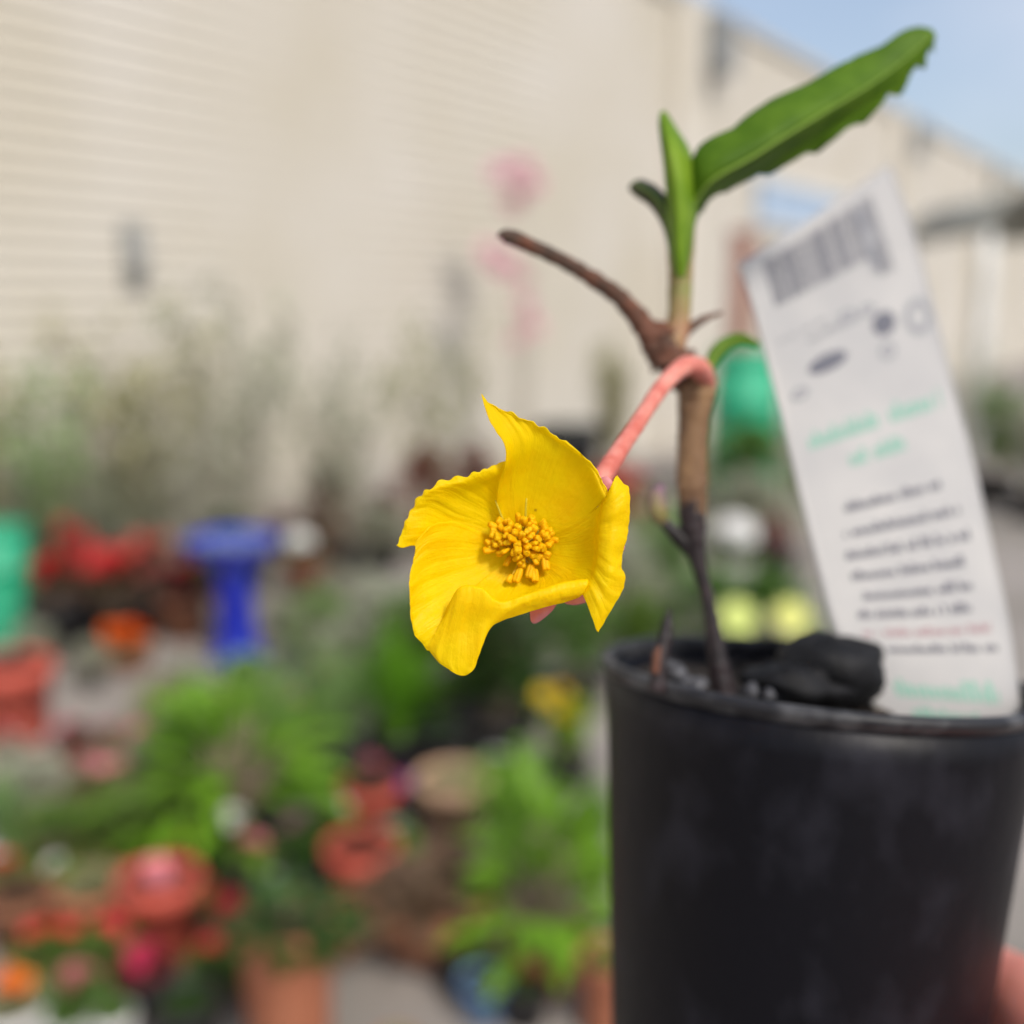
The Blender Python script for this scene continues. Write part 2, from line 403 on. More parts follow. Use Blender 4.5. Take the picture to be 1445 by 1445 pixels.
def plant(px, py, pw, ph, fw, fh, kind, leaf, pm, label, bloom=None, nb=0, bs=17, shape='pot', cat='potted plant', group=None, name=None, tilt=0):
    """a potted plant standing on the ground at the photograph's pixel; sizes are turned into metres there"""
    b = G(px, py); k = (b - CAM).dot(Vector((0, math.cos(PITCH), -math.sin(PITCH)))) / F
    NP[0] += 1; v = NP[0] % 3
    t = empty(name or ('flowering_plant' if bloom else 'potted_plant'), b, label, cat, group)
    t.rotation_euler = (0, R(tilt), rng.uniform(0, 6.28) if not tilt else 0)
    H = 0.0
    if pw:
        a, s = pot_meshes(pm, shape); H = ph*k
        o = link('pot', a, t); o.scale = (pw*k, pw*k, H)
        o = link('soil', s, t); o.scale = (pw*k, pw*k, H); H *= 0.9
    if fh:
        fo, st = fmesh(kind, v, 'leaf_'+leaf)
        o = link('foliage', fo, t, (0, 0, H)); o.scale = (fw*k, fw*k, fh*k)
        if st: o = link('stems', st, t, (0, 0, H)); o.scale = (fw*k, fw*k, fh*k)
        if bloom:
            tips = BANK[kind][v][2]; hi = sorted(tips, key=lambda q: -q.z - 0.25*rng.random())[:max(nb*2, 6)]
            rng.shuffle(hi)
            for i in range(nb):
                q = hi[i % len(hi)]; r = bs*k*rng.uniform(0.75, 1.2)
                o = link('blossom', bloom_mesh(bloom), t, (q.x*fw*k, q.y*fw*k, H + q.z*fh*k)); o.scale = (r, r, r)
                o.rotation_euler = (rng.uniform(0.2, 1.0), rng.uniform(-0.5, 0.5), rng.uniform(-0.6, 0.6))
    return t
WG = 'shrubs along the wall'
# along the wall, from its near end to the far end
plant(-12, 875, 60, 60, 190, 400, 'wispy', 'olive', 'blackpot', 'thin olive shrub at the near end of the wall row, beside the teal barrel', group=WG)
plant(95, 868, 60, 50, 190, 330, 'wispy', 'pale', 'blackpot', 'fresh green leafy shrub tallest above the red flowers by the wall', group=WG)
plant(215, 846, 60, 45, 270, 385, 'wispy', 'olive', 'blackpot', 'tall olive wispy shrub between green shrub and blue birdbath', group=WG)
plant(290, 842, 50, 40, 220, 290, 'wispy', 'grey', 'blackpot', 'grey wispy shrub close behind the blue birdbath', group=WG)
plant(352, 830, 56, 40, 220, 420, 'wispy', 'grey', 'blackpot', 'tallest grey twiggy shrub, right behind the blue birdbath', group=WG)
plant(70, 862, 50, 30, 190, 215, 'mound', 'grey', 'blackpot', 'rounded silvery grey bush under the fresh green shrub', group=WG)
plant(170, 852, 50, 30, 190, 200, 'mound', 'grey', 'blackpot', 'rounded silvery grey bush below the tall olive wispy shrub', group=WG)
plant(330, 842, 70, 70, 90, 70, 'mound', 'dark', 'blackpot', 'low dark evergreen in black pot behind the birdbath bowl', group=WG)
plant(215, 848, 60, 60, 70, 70, 'mound', 'dark', 'blackpot', 'low dark evergreen in black pot behind the red flowers', group=WG)
plant(478, 806, 60, 40, 210, 335, 'wispy', 'grey', 'blackpot', 'grey shrub with bronze underplanting between birdbath and flower', group=WG)
plant(470, 800, 50, 40, 100, 150, 'mound', 'bronze', 'brownpot', 'bronze-leaved mound in brown pot by the wall', group=WG)
plant(425, 812, 52, 34, 60, 26, 'mound', 'mid', 'blackpot', 'low plant with a cluster of white flowers beside the birdbath', 'white', 7, 13)
plant(440, 838, 70, 42, 46, 20, 'mound', 'redleaf', 'brownpot', 'squat brown pot with small red leaves beside the birdbath')
plant(540, 800, 60, 40, 110, 60, 'mound', 'grey', 'blackpot', 'small grey plant in black pot behind the yellow flower\'s left petals')
plant(612, 772, 56, 40, 190, 295, 'wispy', 'olive', 'blackpot', 'olive shrub with red leaves at its foot above the yellow flower', group=WG)
plant(600, 775, 50, 40, 120, 130, 'mound', 'redleaf', 'blackpot', 'red-leaved mound in front of the wall above the yellow flower', group=WG)
plant(672, 772, 50, 40, 90, 120, 'bush', 'bronze', 'brownpot', 'bronze bush dotted with red flowers at the wall', 'red', 9, 11, group=WG)
plant(738, 728, 50, 45, 120, 450, 'cane', 'grey', 'blackpot', 'very tall thin plant carrying mauve pink blossoms against the wall', 'mauve', 0, group=WG)
plant(800, 716, 96, 116, 70, 14, 'mound', 'dark', 'blackpot', 'large black pot with hardly any foliage at the wall')
plant(862, 714, 52, 50, 80, 190, 'bush', 'olive', 'blackpot', 'upright yellow-green shrub at the wall behind the pink flower stalk', group=WG)
plant(868, 728, 66, 66, 60, 20, 'mound', 'redleaf', 'coral', 'coral red pot of red leaves behind the pink flower stalk')
plant(905, 744, 50, 44, 56, 30, 'mound', 'mid', 'beigepot', 'beige pot with lilac flowers beside the plant stem', 'mauve', 6, 10)
plant(1055, 722, 60, 40, 170, 104, 'mound', 'mid', 'blackpot', 'green bush standing in front of the teal barrel behind the tag')
plant(1150, 700, 60, 40, 150, 180, 'bush', 'mid', 'blackpot', 'green bush hidden mostly behind the white plant tag')
plant(1405, 712, 56, 40, 110, 140, 'bush', 'mid', 'blackpot', 'leafy green bush to the far side of the tag')
plant(1452, 735, 56, 40, 110, 150, 'bush', 'grey', 'blackpot', 'grey-green bush next to the leafy green bush past the tag')
plant(1362, 705, 56, 40, 80, 200, 'wispy', 'grey', 'blackpot', 'thin grey shrub under the dark shade canopy')
# red flowers, teal barrel, blue birdbath group
RG = 'red flowering plants by the wall'
plant(85, 925, 84, 84, 90, 70, 'mound', 'bronze', 'blackpot', 'black pot of red flowers next to the teal barrel', 'red', 15, 16, group=RG)
plant(112, 895, 60, 60, 90, 110, 'bush', 'bronze', 'blackpot', 'tall red flowering plant behind the black pot by the barrel', 'crimson', 16, 16, group=RG)
plant(165, 905, 70, 60, 90, 80, 'mound', 'bronze', 'blackpot', 'red flowering plant with bronze leaves midway from barrel to birdbath', 'red', 15, 16, group=RG)
plant(210, 892, 70, 60, 90, 90, 'bush', 'bronze', 'blackpot', 'pinkish red flowering plant, second one from the birdbath', 'coral', 18, 16, group=RG)
plant(262, 900, 70, 60, 70, 50, 'mound', 'redleaf', 'brownpot', 'red-leaved plant in brown pot touching the birdbath\'s foot', 'crimson', 8, 18, group=RG)
plant(272, 872, 50, 64, 50, 42, 'mound', 'mid', 'blackpot', 'plant with purple flowers just behind the birdbath bowl', 'purple', 8, 13)
plant(182, 946, 70, 34, 76, 26, 'mound', 'olive', 'brownpot', 'low bowl of orange flowers in front of the red ones', 'orange', 10, 19, shape='bowl')
plant(25, 1040, 112, 112, 84, 26, 'mound', 'redleaf', 'coral', 'big coral red pot in front of the teal barrel')
plant(110, 1085, 46, 34, 70, 40, 'mound', 'bronze', 'terracotta', 'small terracotta pot of pink flowers alone on the pale ground', 'pink', 6, 12)
plant(165, 1075, 46, 30, 60, 30, 'mound', 'olive', 'beigepot', 'small beige pot with peach and pink flowers on the pale ground', 'pink', 5, 10)
# the middle, green masses
plant(330, 1215, 120, 84, 270, 235, 'broad', 'lush', 'blackpot', 'lush bright green broad-leaved plant in black pot')
plant(285, 1130, 80, 50, 150, 120, 'bush', 'lush', 'blackpot', 'bright green bushy plant behind the lush broad-leaved plant')
plant(400, 1110, 80, 50, 170, 130, 'grass', 'pale', 'blackpot', 'pale green grass clump behind the lush broad-leaved plant')
plant(470, 1105, 80, 60, 190, 190, 'grass', 'pale', 'blackpot', 'tall pale green grass clump left of the dark green shrub')
plant(560, 1085, 90, 60, 210, 190, 'grass', 'lush', 'blackpot', 'bright green grass clump under the yellow flower')
plant(600, 1010, 80, 50, 160, 150, 'bush', 'mid', 'blackpot', 'mid-green bush right behind the bright green grass clump')
plant(500, 985, 70, 40, 130, 90, 'mound', 'grey', 'blackpot', 'grey-green mound behind the tall pale grass clump')
plant(705, 1075, 100, 70, 230, 200, 'bush', 'dark', 'blackpot', 'big dark green shrub below the yellow flower')
plant(740, 1030, 60, 40, 120, 120, 'bush', 'dark', 'blackpot', 'dark green shrub with a few white flowers', 'white', 3, 20)
plant(815, 1000, 80, 50, 140, 150, 'bush', 'mid', 'blackpot', 'mid-green bush behind the black pot\'s rim')
plant(800, 1110, 70, 50, 110, 90, 'bush', 'lush', 'blackpot', 'green plant topped with yellow flowers beside the held black pot', 'yellow', 9, 17)
plant(618, 1085, 76, 66, 60, 12, 'mound', 'dark', 'blackpot', 'plain black pot between grass clump and dark shrub')
plant(900, 960, 70, 40, 150, 130, 'grass', 'mid', 'blackpot', 'green grassy clump behind the held pot\'s near rim edge')
plant(1000, 940, 70, 40, 170, 120, 'mound', 'mid', 'blackpot', 'green mound behind the thin stem base')
plant(1075, 962, 80, 50, 190, 140, 'mound', 'mid', 'blackpot', 'green plant with two large lime blossoms added as bright highlights behind the stem', 'lime', 0)
plant(1033, 838, 56, 50, 76, 60, 'mound', 'mid', 'whitepot', 'white pot crowded with white flowers between stem and tag', 'white', 12, 16)
plant(1092, 832, 62, 62, 56, 60, 'mound', 'redleaf', 'blackpot', 'dark maroon-leaved plant beside the white flowers')
plant(1060, 780, 70, 40, 160, 90, 'mound', 'grey', 'blackpot', 'grey-green mound behind the white flowers')
plant(455, 945, 70, 40, 130, 90, 'mound', 'pale', 'blackpot', 'soft pale green mound behind the tall pale grass clump')
plant(545, 960, 70, 40, 130, 110, 'bush', 'grey', 'blackpot', 'grey-green bush straight below the flower\'s left petals')
plant(660, 985, 70, 40, 170, 140, 'bush', 'mid', 'blackpot', 'mid-green bush straight below the yellow flower\'s lobe')
plant(870, 900, 70, 40, 150, 120, 'mound', 'grey', 'blackpot', 'grey-green mound between yellow flower and held pot')
plant(940, 880, 60, 40, 130, 130, 'bush', 'pale', 'blackpot', 'pale green bush behind the dark lower stem')
plant(760, 900, 70, 40, 150, 120, 'mound', 'mid', 'blackpot', 'low green mound hidden behind the yellow flower')
plant(350, 1040, 70, 40, 150, 100, 'mound', 'pale', 'blackpot', 'pale green mound at the birdbath side of the lush plant')
plant(240, 1060, 60, 36, 120, 90, 'mound', 'olive', 'blackpot', 'olive mound near the small pots on the pale ground')
plant(40, 1160, 70, 40, 150, 60, 'mound', 'grey', 'terracotta', 'grey-green mound in terracotta pot behind the pale green tuft')
plant(150, 1180, 70, 40, 130, 80, 'mound', 'bronze', 'terracotta', 'bronze mound in terracotta pot behind the green bush', 'pink', 5, 10)
# lower middle
plant(525, 1180, 84, 80, 70, 40, 'mound', 'bronze', 'coral', 'coral pot with magenta flowers behind the pink-red pot', 'pink', 7, 15)
plant(572, 1172, 40, 40, 50, 40, 'mound', 'dark', 'blackpot', 'narrow pot of purple flowers beside the coral pot', 'purple', 6, 13)
plant(640, 1180, 106, 92, 76, 20, 'mound', 'olive', 'beigepot', 'pale clay pot with sparse foliage near the dark shrub')
plant(512, 1282, 104, 100, 80, 24, 'mound', 'redleaf', 'coral', 'pink-red pot in front of the magenta flowers')
plant(622, 1345, 190, 100, 200, 60, 'broad', 'bronze', 'brownpot', 'wide brown clay bowl in front of the pale clay pot', shape='bowl', tilt=-8)
plant(770, 1390, 140, 84, 210, 270, 'broad', 'lush', 'terracotta', 'bright green leafy plant in a terracotta bowl beside the held pot', shape='bowl')
plant(730, 1270, 70, 50, 150, 170, 'bush', 'lush', 'blackpot', 'fresh green bush behind the terracotta bowl plant', 'white', 0)
plant(835, 1250, 70, 50, 110, 150, 'grass', 'lush', 'blackpot', 'bright grass tuft close beside the held pot')
plant(796, 1345, 46, 60, 40, 20, 'mound', 'mid', 'whitepot', 'small white pot with white flowers beside the terracotta bowl', 'white', 5, 11)
plant(858, 1455, 84, 120, 60, 14, 'mound', 'mid', 'terracotta', 'plain terracotta pot partly behind the held black pot', shape='tall')
plant(412, 1500, 132, 226, 170, 66, 'broad', 'dark', 'terracotta', 'tall terracotta pot, largest of the clay pots', shape='tall')
plant(440, 1262, 100, 60, 90, 20, 'mound', 'dark', 'blackpot', 'wide black pot just behind the tall terracotta pot')
plant(360, 1290, 92, 84, 70, 40, 'mound', 'mid', 'blackpot', 'black pot of pale pink flowers behind the tall terracotta pot', 'pink', 7, 15)
plant(415, 1225, 60, 40, 60, 36, 'mound', 'mid', 'blackpot', 'pale peach flowers in front of the lush broad-leaved plant', 'mauve', 5, 18)
plant(275, 1235, 60, 30, 70, 34, 'mound', 'mid', 'blackpot', 'small orange flowering plant in front of the lush green plant', 'orange', 5, 13)
plant(682, 1435, 72, 60, 30, 12, 'mound', 'mid', 'paleblue', 'small pale blue glazed pot in front of the brown bowl', cat='potted plant')
plant(648, 1395, 70, 60, 40, 12, 'mound', 'dark', 'blackpot', 'small black pot behind the pale blue glazed pot')
plant(740, 1440, 80, 60, 50, 12, 'mound', 'dark', 'blackpot', 'small black pot between blue pot and terracotta bowl')
# lower left
plant(190, 1245, 80, 50, 160, 110, 'bush', 'mid', 'terracotta', 'green bush in terracotta pot beside the orange flowering plant')
plant(85, 1250, 90, 50, 150, 90, 'mound', 'mid', 'terracotta', 'low green plant in terracotta pot behind the pale green tuft')
plant(10, 1220, 60, 40, 110, 130, 'grass', 'pale', 'whitepot', 'pale green tuft in a white pot near the terracotta pots')
plant(35, 1335, 100, 86, 80, 30, 'mound', 'bronze', 'brownpot', 'brown pot of red leaves behind the white pots')
plant(135, 1325, 100, 84, 90, 40, 'mound', 'olive', 'terracotta', 'terracotta pot with green foliage beside the orange-red pot')
plant(232, 1348, 116, 124, 70, 18, 'mound', 'redleaf', 'coral', 'glossy orange-red pot with pink flowers on top', 'pink', 6, 18)
plant(205, 1420, 92, 56, 80, 40, 'mound', 'redleaf', 'blackpot', 'crimson flowering plant in front of the orange-red pot', 'crimson', 9, 17)
plant(322, 1360, 76, 70, 60, 36, 'mound', 'bronze', 'blackpot', 'small crimson flowering plant beside the tall terracotta pot', 'crimson', 5, 18)
plant(110, 1475, 96, 60, 110, 60, 'mound', 'mid', 'whitepot', 'white pot of pink flowers, larger of the two white pots', 'pink', 9, 18)
plant(28, 1490, 90, 80, 80, 60, 'mound', 'olive', 'whitepot', 'white pot of orange and cream flowers, smaller white pot', 'orange', 6, 15)
plant(270, 1490, 100, 90, 70, 20, 'mound', 'dark', 'blackpot', 'black pot in front of the crimson flowers')
plant(165, 1500, 60, 80, 60, 30, 'mound', 'mid', 'whitepot', 'narrow white pot with a little foliage beside the pink flowers')
plant(560, 1520, 60, 60, 50, 20, 'mound', 'olive', 'terracotta', 'small terracotta pot alone in front of the brown bowl')
# small look-alike plants that fill the gaps between the others
def fill(spots, label, group, leaf, bloom, nb, bs, pm, kind='mound', w=(44, 60)):
    for (px, py) in spots:
        k = 0.7 + 0.5*(py - 700)/700; a = rng.uniform(*w)*k
        plant(px, py, a*0.8, a*0.7, a*1.5, a*rng.uniform(0.9, 1.3), kind, leaf, pm, label, bloom, nb, bs*k, group=group)
fill([(60, 1120), (205, 1105), (130, 1150), (300, 1060), (420, 1060), (20, 1130), (235, 1180), (465, 1010)], 'small plant flecked with pale pink flowers in a black pot', 'small pale pink flowering plants', 'grey', 'pink', 8, 8, 'blackpot')
fill([(60, 1400), (105, 1385), (160, 1400), (300, 1420), (280, 1330), (480, 1350), (355, 1400), (10, 1300)], 'small plant flecked with deep red flowers in a terracotta pot', 'small deep red flowering plants', 'mid', 'red', 9, 9, 'terracotta')
fill([(80, 1300), (180, 1310), (330, 1240), (390, 1330), (470, 1200), (560, 1240), (700, 1150), (740, 1210)], 'small plant flecked with white flowers in a black pot', 'small white flowering plants', 'lush', 'white', 6, 8, 'blackpot')
fill([(50, 960), (130, 970), (262, 1000), (400, 900), (520, 870), (470, 860), (560, 900), (830, 860), (900, 830), (960, 790)], 'small soft grey-green mound in a black pot on open ground', 'small grey-green mounds', 'grey', None, 0, 0, 'blackpot')
fill([(400, 780), (540, 760), (30, 850), (300, 830), (450, 775), (640, 745), (690, 730), (930, 760)], 'small plant with mauve flowers in a brown pot along the wall', 'small mauve plants along the wall', 'bronze', 'mauve', 8, 10, 'brownpot')
# two bright highlights, made as pale lime blossoms added to the plant
for t in [o for o in col.objects if o.get('label', '').startswith('green plant with two large lime')]:
    k = (t.location - CAM).dot(Vector((0, math.cos(PITCH), -math.sin(PITCH)))) / F
    t.rotation_euler = (0, 0, 0)
    for px in (1040, 1116):
        q = P(px, 872, (t.location.y - 0.02*0 - 0.0) / ray(px, 872).y * 0.94) - t.location
        o = link('blossom', bloom_mesh('lime'), t, q); o.scale = (0.07, 0.07, 0.06); o.rotation_euler = (0.9, 0, 0)

# mauve clusters of the tall thin plant
for t in [o for o in col.objects if o.get('label', '').startswith('very tall thin plant')]:
    t.rotation_euler = (0, 0, 0)
    for (px, py, r) in ((708, 245, .11), (738, 238, .11), (752, 262, .09), (725, 285, .10), (690, 362, .12), (712, 378, .12), (735, 392, .09), (742, 432, .09), (752, 462, .09), (730, 480, .07)):
        q = P(px, py, t.location.y / ray(px, py).y * rng.uniform(0.985, 1.015)) - t.location
        o = link('blossom', bloom_mesh('mauve'), t, q); o.scale = (r, r, r); o.rotation_euler = (rng.uniform(.6, 1.2), 0, rng.uniform(-1, 1))

# teal barrels
def barrel(px, py, wpx, hpx, label):
    b = G(px, py); k = (b - CAM).dot(Vector((0, math.cos(PITCH), -math.sin(PITCH)))) / F
    r, h = wpx*k/2, hpx*k
    t = empty('plastic_barrel', b, label, 'barrel', 'teal plastic barrels')
    pr = [(0.0, 0), (0.86*r, 0), (0.9*r, 0.02*h), (0.97*r, 0.2*h), (1.0*r, 0.3*h), (1.03*r, 0.31*h), (1.03*r, 0.34*h), (1.0*r, 0.35*h), (1.0*r, 0.62*h), (1.03*r, 0.63*h), (1.03*r, 0.66*h), (1.0*r, 0.67*h), (0.93*r, 0.93*h), (0.9*r, 0.95*h)]
    link('body', mesh('body', *lathe(pr, 36), M['teal']), t)
    pr = [(0.96*r, 0.93*h), (0.99*r, 0.94*h), (0.99*r, 0.985*h), (0.95*r, h), (0.3*r, 1.0*h), (0.28*r, 0.985*h), (0.0, 0.985*h)]
    link('lid', mesh('lid', *lathe(pr, 36), M['teal']), t)
    return t
barrel(5, 900, 92, 162, 'teal green plastic barrel standing beside the red flowers')
barrel(1046, 700, 96, 205, 'teal green plastic barrel standing behind the thin plant stem')

# blue birdbath
b = G(336, 930); k = (b - CAM).dot(Vector((0, math.cos(PITCH), -math.sin(PITCH)))) / F
t = empty('birdbath', b, 'cobalt blue glazed birdbath on a pedestal among the flowers', 'birdbath')
h = 176*k; r = 66*k
link('pedestal', mesh('pedestal', *lathe([(0, 0), (0.60*r, 0), (0.62*r, 0.03*h), (0.52*r, 0.08*h), (0.42*r, 0.18*h), (0.38*r, 0.5*h), (0.42*r, 0.72*h), (0.5*r, 0.79*h), (0, 0.8*h)], 36), M['blueglaze']), t)
link('bowl', mesh('bowl', *lathe([(0.0, 0.77*h), (0.45*r, 0.78*h), (0.8*r, 0.86*h), (0.98*r, 0.96*h), (1.0*r, 1.0*h), (0.95*r, 1.0*h), (0.9*r, 0.965*h), (0.6*r, 0.885*h), (0.0, 0.86*h)], 40), M['blueglaze']), t)
M['water'] = mat('water', (0.16, 0.22, 0.36), 0.05, spec=0.5)
link('water', mesh('water', *lathe([(0.0, 0.955*h), (0.5*r, 0.955*h), (0.885*r, 0.9551*h)], 40), M['water']), t)

# ================================================================== the held pot
CR, CF, CU = Vector((1, 0, 0)), Vector((0, math.cos(PITCH), -math.sin(PITCH))), Vector((0, math.sin(PITCH), math.cos(PITCH)))
POT_C = P(1150, 943.5, 0.232)
pax = (CR*0.065 + CU*0.9974 - CF*0.031).normalized()
pay = (CF - pax*CF.dot(pax)).normalized(); pxx = pay.cross(pax).normalized()
def pl(x, y, z): return POT_C + pxx*x + pay*y + pax*z       # pot coordinates: z up its axis, y away from the camera
PH, PR = 0.132, 0.0455
def prad(z): return PR + 0.083*z                             # z negative below the rim
M['held_pot'] = mat('black_pot_plastic', (0.0024, 0.0022, 0.0044), 0.45, (0.016, 0.0155, 0.022), 75, spec=0.2, bump=0.15, bscale=260, detail=8, lo=0.50, hi=0.78, stretch=(1, 1, 0.7))
M['pot_lip'] = mat('dusty_pot_lip', (0.012, 0.012, 0.015), 0.5, (0.10, 0.10, 0.105), 130, bump=0.2, bscale=500, lo=0.45, hi=0.75)
pot = empty('plant_pot', pl(0, 0, -PH), 'black plastic nursery pot held in a hand, with yellow flowering plant', 'plant pot')
def plathe(prof, n=96):
    vs, fs = lathe(prof, n); return [pl(v.x, v.y, v.z) for v in vs], fs
z = -0.0035
prof = [(0.0, -PH), (prad(-PH) - 0.004, -PH), (prad(-PH) - 0.001, -PH + 0.0008), (prad(-PH), -PH + 0.003)]
for i in range(1, 24):
    zz = -PH + (PH - 0.004)*i/23; prof.append((prad(zz), zz))
prof += [(prad(-0.004) - 0.0012, -0.0035), (prad(-0.03) - 0.0012, -0.03)]
wobj('wall', *plathe(prof), M['held_pot'], pot)
lip = [(PR - 0.0012, -0.0040), (PR + 0.0001, -0.0030), (PR + 0.0007, -0.0023), (PR + 0.0012, -0.0016), (PR + 0.0012, -0.0008), (PR + 0.0004, -0.0001), (PR - 0.0006, 0.0), (PR - 0.0014, -0.0006), (PR - 0.0017, -0.002), (PR - 0.0012, -0.0040)]
vs, fs = plathe(lip)
wobj('rim', [v + pax*(0.0006*noise.noise(v*40)) + (v - POT_C)*(0.006*noise.noise(v*55 + Vector((3, 1, 2)))) for v in vs], fs, M['pot_lip'], pot)
# soil surface and grit
vs, fs = [], []
nr, nk = 16, 48
for i in range(nr + 1):
    for k in range(nk):
        a = 2*math.pi*k/nk; r = (PR - 0.0018)*i/nr
        q = Vector((r*math.cos(a), r*math.sin(a), 0))
        vs.append(pl(q.x, q.y, -0.0068 + 0.0032*noise.noise(q*130) + 0.0022*noise.noise(q*330) - 0.0015*max(0, q.x/PR)))
for i in range(nr):
    for k in range(nk):
        a = i*nk+k; b = i*nk+(k+1) % nk; fs.append((a, b, b+nk, a+nk))
M['dark_soil'] = mat('damp_soil', (0.010, 0.008, 0.007), 0.9, (0.035, 0.026, 0.02), 300, bump=0.8, bscale=700)
M['bark'] = mat('charred_bark', (0.0025, 0.0025, 0.003), 0.65, (0.011, 0.011, 0.013), 160, spec=0.25, bump=0.5, bscale=500)
M['grit'] = mat('pale_grit', (0.03, 0.03, 0.036), 0.6, (0.09, 0.09, 0.10), 300)
wobj('soil', vs, fs, M['dark_soil'], pot)
def crumbs():
    acc = ([], []); r_ = random.Random(21)
    for i in range(260):
        a = r_.uniform(0, 2*math.pi); r = (PR - 0.0035)*math.sqrt(r_.random()); sz = r_.uniform(0.0004, 0.0016)
        q = Vector((r*math.cos(a), r*math.sin(a), 0))
        h = -0.0068 + 0.0032*noise.noise(q*130) + 0.0022*noise.noise(q*330) - 0.0015*max(0, q.x/PR)
        add(acc, pebble(pl(q.x, q.y, h + sz*0.3), sz*r_.uniform(.8, 2.2), sz, sz*r_.uniform(.5, .9), i*1.7, 0.6, 4, 6))
    return acc
def pebble(c, sx, sy, sz, seed, rough=0.35, nu=10, nv=14):
    vs, fs = [], []
    for i in range(nu + 1):
        th = math.pi*i/nu
        for j in range(nv):
            ph = 2*math.pi*j/nv; d = Vector((math.sin(th)*math.cos(ph), math.sin(th)*math.sin(ph), math.cos(th)))
            k = 1 + rough*noise.noise(d*1.4 + Vector((seed, seed*0.7, 0))) + 0.4*rough*noise.noise(d*3.7 + Vector((0, seed, 3)))
            vs.append(c + pxx*(d.x*sx*k) + pay*(d.y*sy*k) + pax*(d.z*sz*k))
    for i in range(nu):
        for j in range(nv):
            a = i*nv+j; b = i*nv+(j+1) % nv; fs.append((a, b, b+nv, a+nv))
    return vs, fs
M['crumb'] = mat('soil_crumb', (0.008, 0.006, 0.005), 0.85, (0.06, 0.04, 0.028), 260, island=0.2)
tag(wobj('soil_crumbs', *crumbs(), M['crumb'], pot), kind='stuff')
def bark(c, sx, sy, sz, seed, label, mt='bark', name='bark_chunk', cat='bark', nu=18, nv=24, rough=0.5, group=None):
    o = wobj(name, *pebble(c, sx, sy, sz, seed, rough, nu, nv), M[mt], None, origin=c); tag(o, label, cat, group); return o
bark(P(1174, 944, 0.218), 0.0112, 0.009, 0.0076, 4.2, 'large black bark chunk lying at the foot of the tag', rough=0.26)
bark(P(1120, 966, 0.2135), 0.0100, 0.0066, 0.0042, 8.1, 'low black bark piece between stem and large bark chunk')
grng = random.Random(5)
GR = ((955, 950, 0.172, 0.0016, 'largest pale grit crumb on the soil beside the dead twig'), (968, 962, 0.171, 0.0013, 'pale grit crumb in the middle of three between twig and stem'),
      (985, 968, 0.170, 0.0015, 'pale grit crumb touching the foot of the dark stem'), (945, 938, 0.175, 0.0010, 'tiny pale grit crumb just behind the dead twig'),
      (1060, 975, 0.171, 0.0013, 'pale grit crumb on the soil between stem and bark piece'), (1085, 980, 0.170, 0.0010, 'tiny pale grit crumb at the edge of the low bark piece'))
for (px, py, d, s_, lb) in GR:
    bark(P(px, py, d + 0.034), s_*1.25, s_*1.1, s_*1.1, px*0.1, lb, 'grit', 'grit_crumb', 'grit', 8, 10, 0.4, 'grit crumbs on the soil')

# ================================================================== the plant
PB = P(1020, 985, 0.2125)
plantE = empty('flowering_plant', PB, 'small woody plant with one open yellow flower growing in the black pot', 'plant')
M['stem_brown'] = mat('stem_brown', (0.085, 0.040, 0.020), 0.7, (0.25, 0.145, 0.07), 190, bump=0.6, bscale=500, stretch=(1, 1, 0.35), sss=0.1)
M['stem_dark'] = mat('stem_dark', (0.010, 0.007, 0.008), 0.5, (0.035, 0.022, 0.024), 160, bump=0.4, bscale=500)
M['stem_green'] = mat('stem_green', (0.20, 0.22, 0.06), 0.55, (0.34, 0.17, 0.10), 60, lo=0.4, hi=0.65, sss=0.2)
M['stalk_pink'] = mat('stalk_pink', (0.50, 0.13, 0.10), 0.7, (0.66, 0.27, 0.22), 260, spec=0.2, sss=0.2, bump=0.5, bscale=1200)
M['dry'] = mat('dry_twig', (0.16, 0.06, 0.035), 0.8, (0.05, 0.032, 0.022), 170, bump=0.4, bscale=600)
M['bud'] = mat('purple_bud', (0.20, 0.17, 0.05), 0.6, (0.20, 0.10, 0.17), 150)
M['leaf_up'] = mat('leaf_green', (0.075, 0.165, 0.006), 0.55, (0.115, 0.225, 0.012), 160, spec=0.2, trans=0.38, bump=0.1, bscale=500)
M['leaf_young'] = mat('leaf_young', (0.15, 0.28, 0.012), 0.5, (0.24, 0.38, 0.03), 110, spec=0.2, trans=0.35)
M['leaf_old'] = mat('leaf_old', (0.06, 0.085, 0.03), 0.6, (0.09, 0.07, 0.035), 160, trans=0.2)
M['rib'] = mat('leaf_rib', (0.17, 0.27, 0.04), 0.5, spec=0.2)
def dd(d): return d + 0.034*min(max((d - 0.163)/0.0155, 0), 1)
def ptube(pts, rad, *a, **k): return tube(pts, [r*1.13 for r in rad], *a, **k)
def pt(L): return [P(x, y, dd(d)) for (x, y, d) in L]
DS = 0.1785
wobj('lower_stem', *ptube(pt([(1024, 1000, DS), (1012, 925, DS), (1000, 850, DS), (985, 790, DS), (978, 745, DS), (977, 700, DS)]),
     [0.0024, 0.0017, 0.0012, 0.0015, 0.0023, 0.0026], 16, 60, bump=0.14), M['stem_dark'], plantE)
wobj('stem', *ptube(pt([(978, 735, DS), (977, 690, DS), (977, 640, DS), (980, 590, DS), (984, 552, DS), (985, 532, DS)]),
     [0.0023, 0.0027, 0.0027, 0.0028, 0.0034, 0.0026], 20, 70, bump=0.09), M['stem_brown'], plantE)
wobj('node', *ptube(pt([(990, 560, DS), (972, 532, DS), (945, 500, DS), (930, 478, DS), (934, 455, DS)]), [0.0020, 0.0033, 0.0030, 0.0028, 0.0014], 18, 40, bump=0.45), M['dry'], plantE)
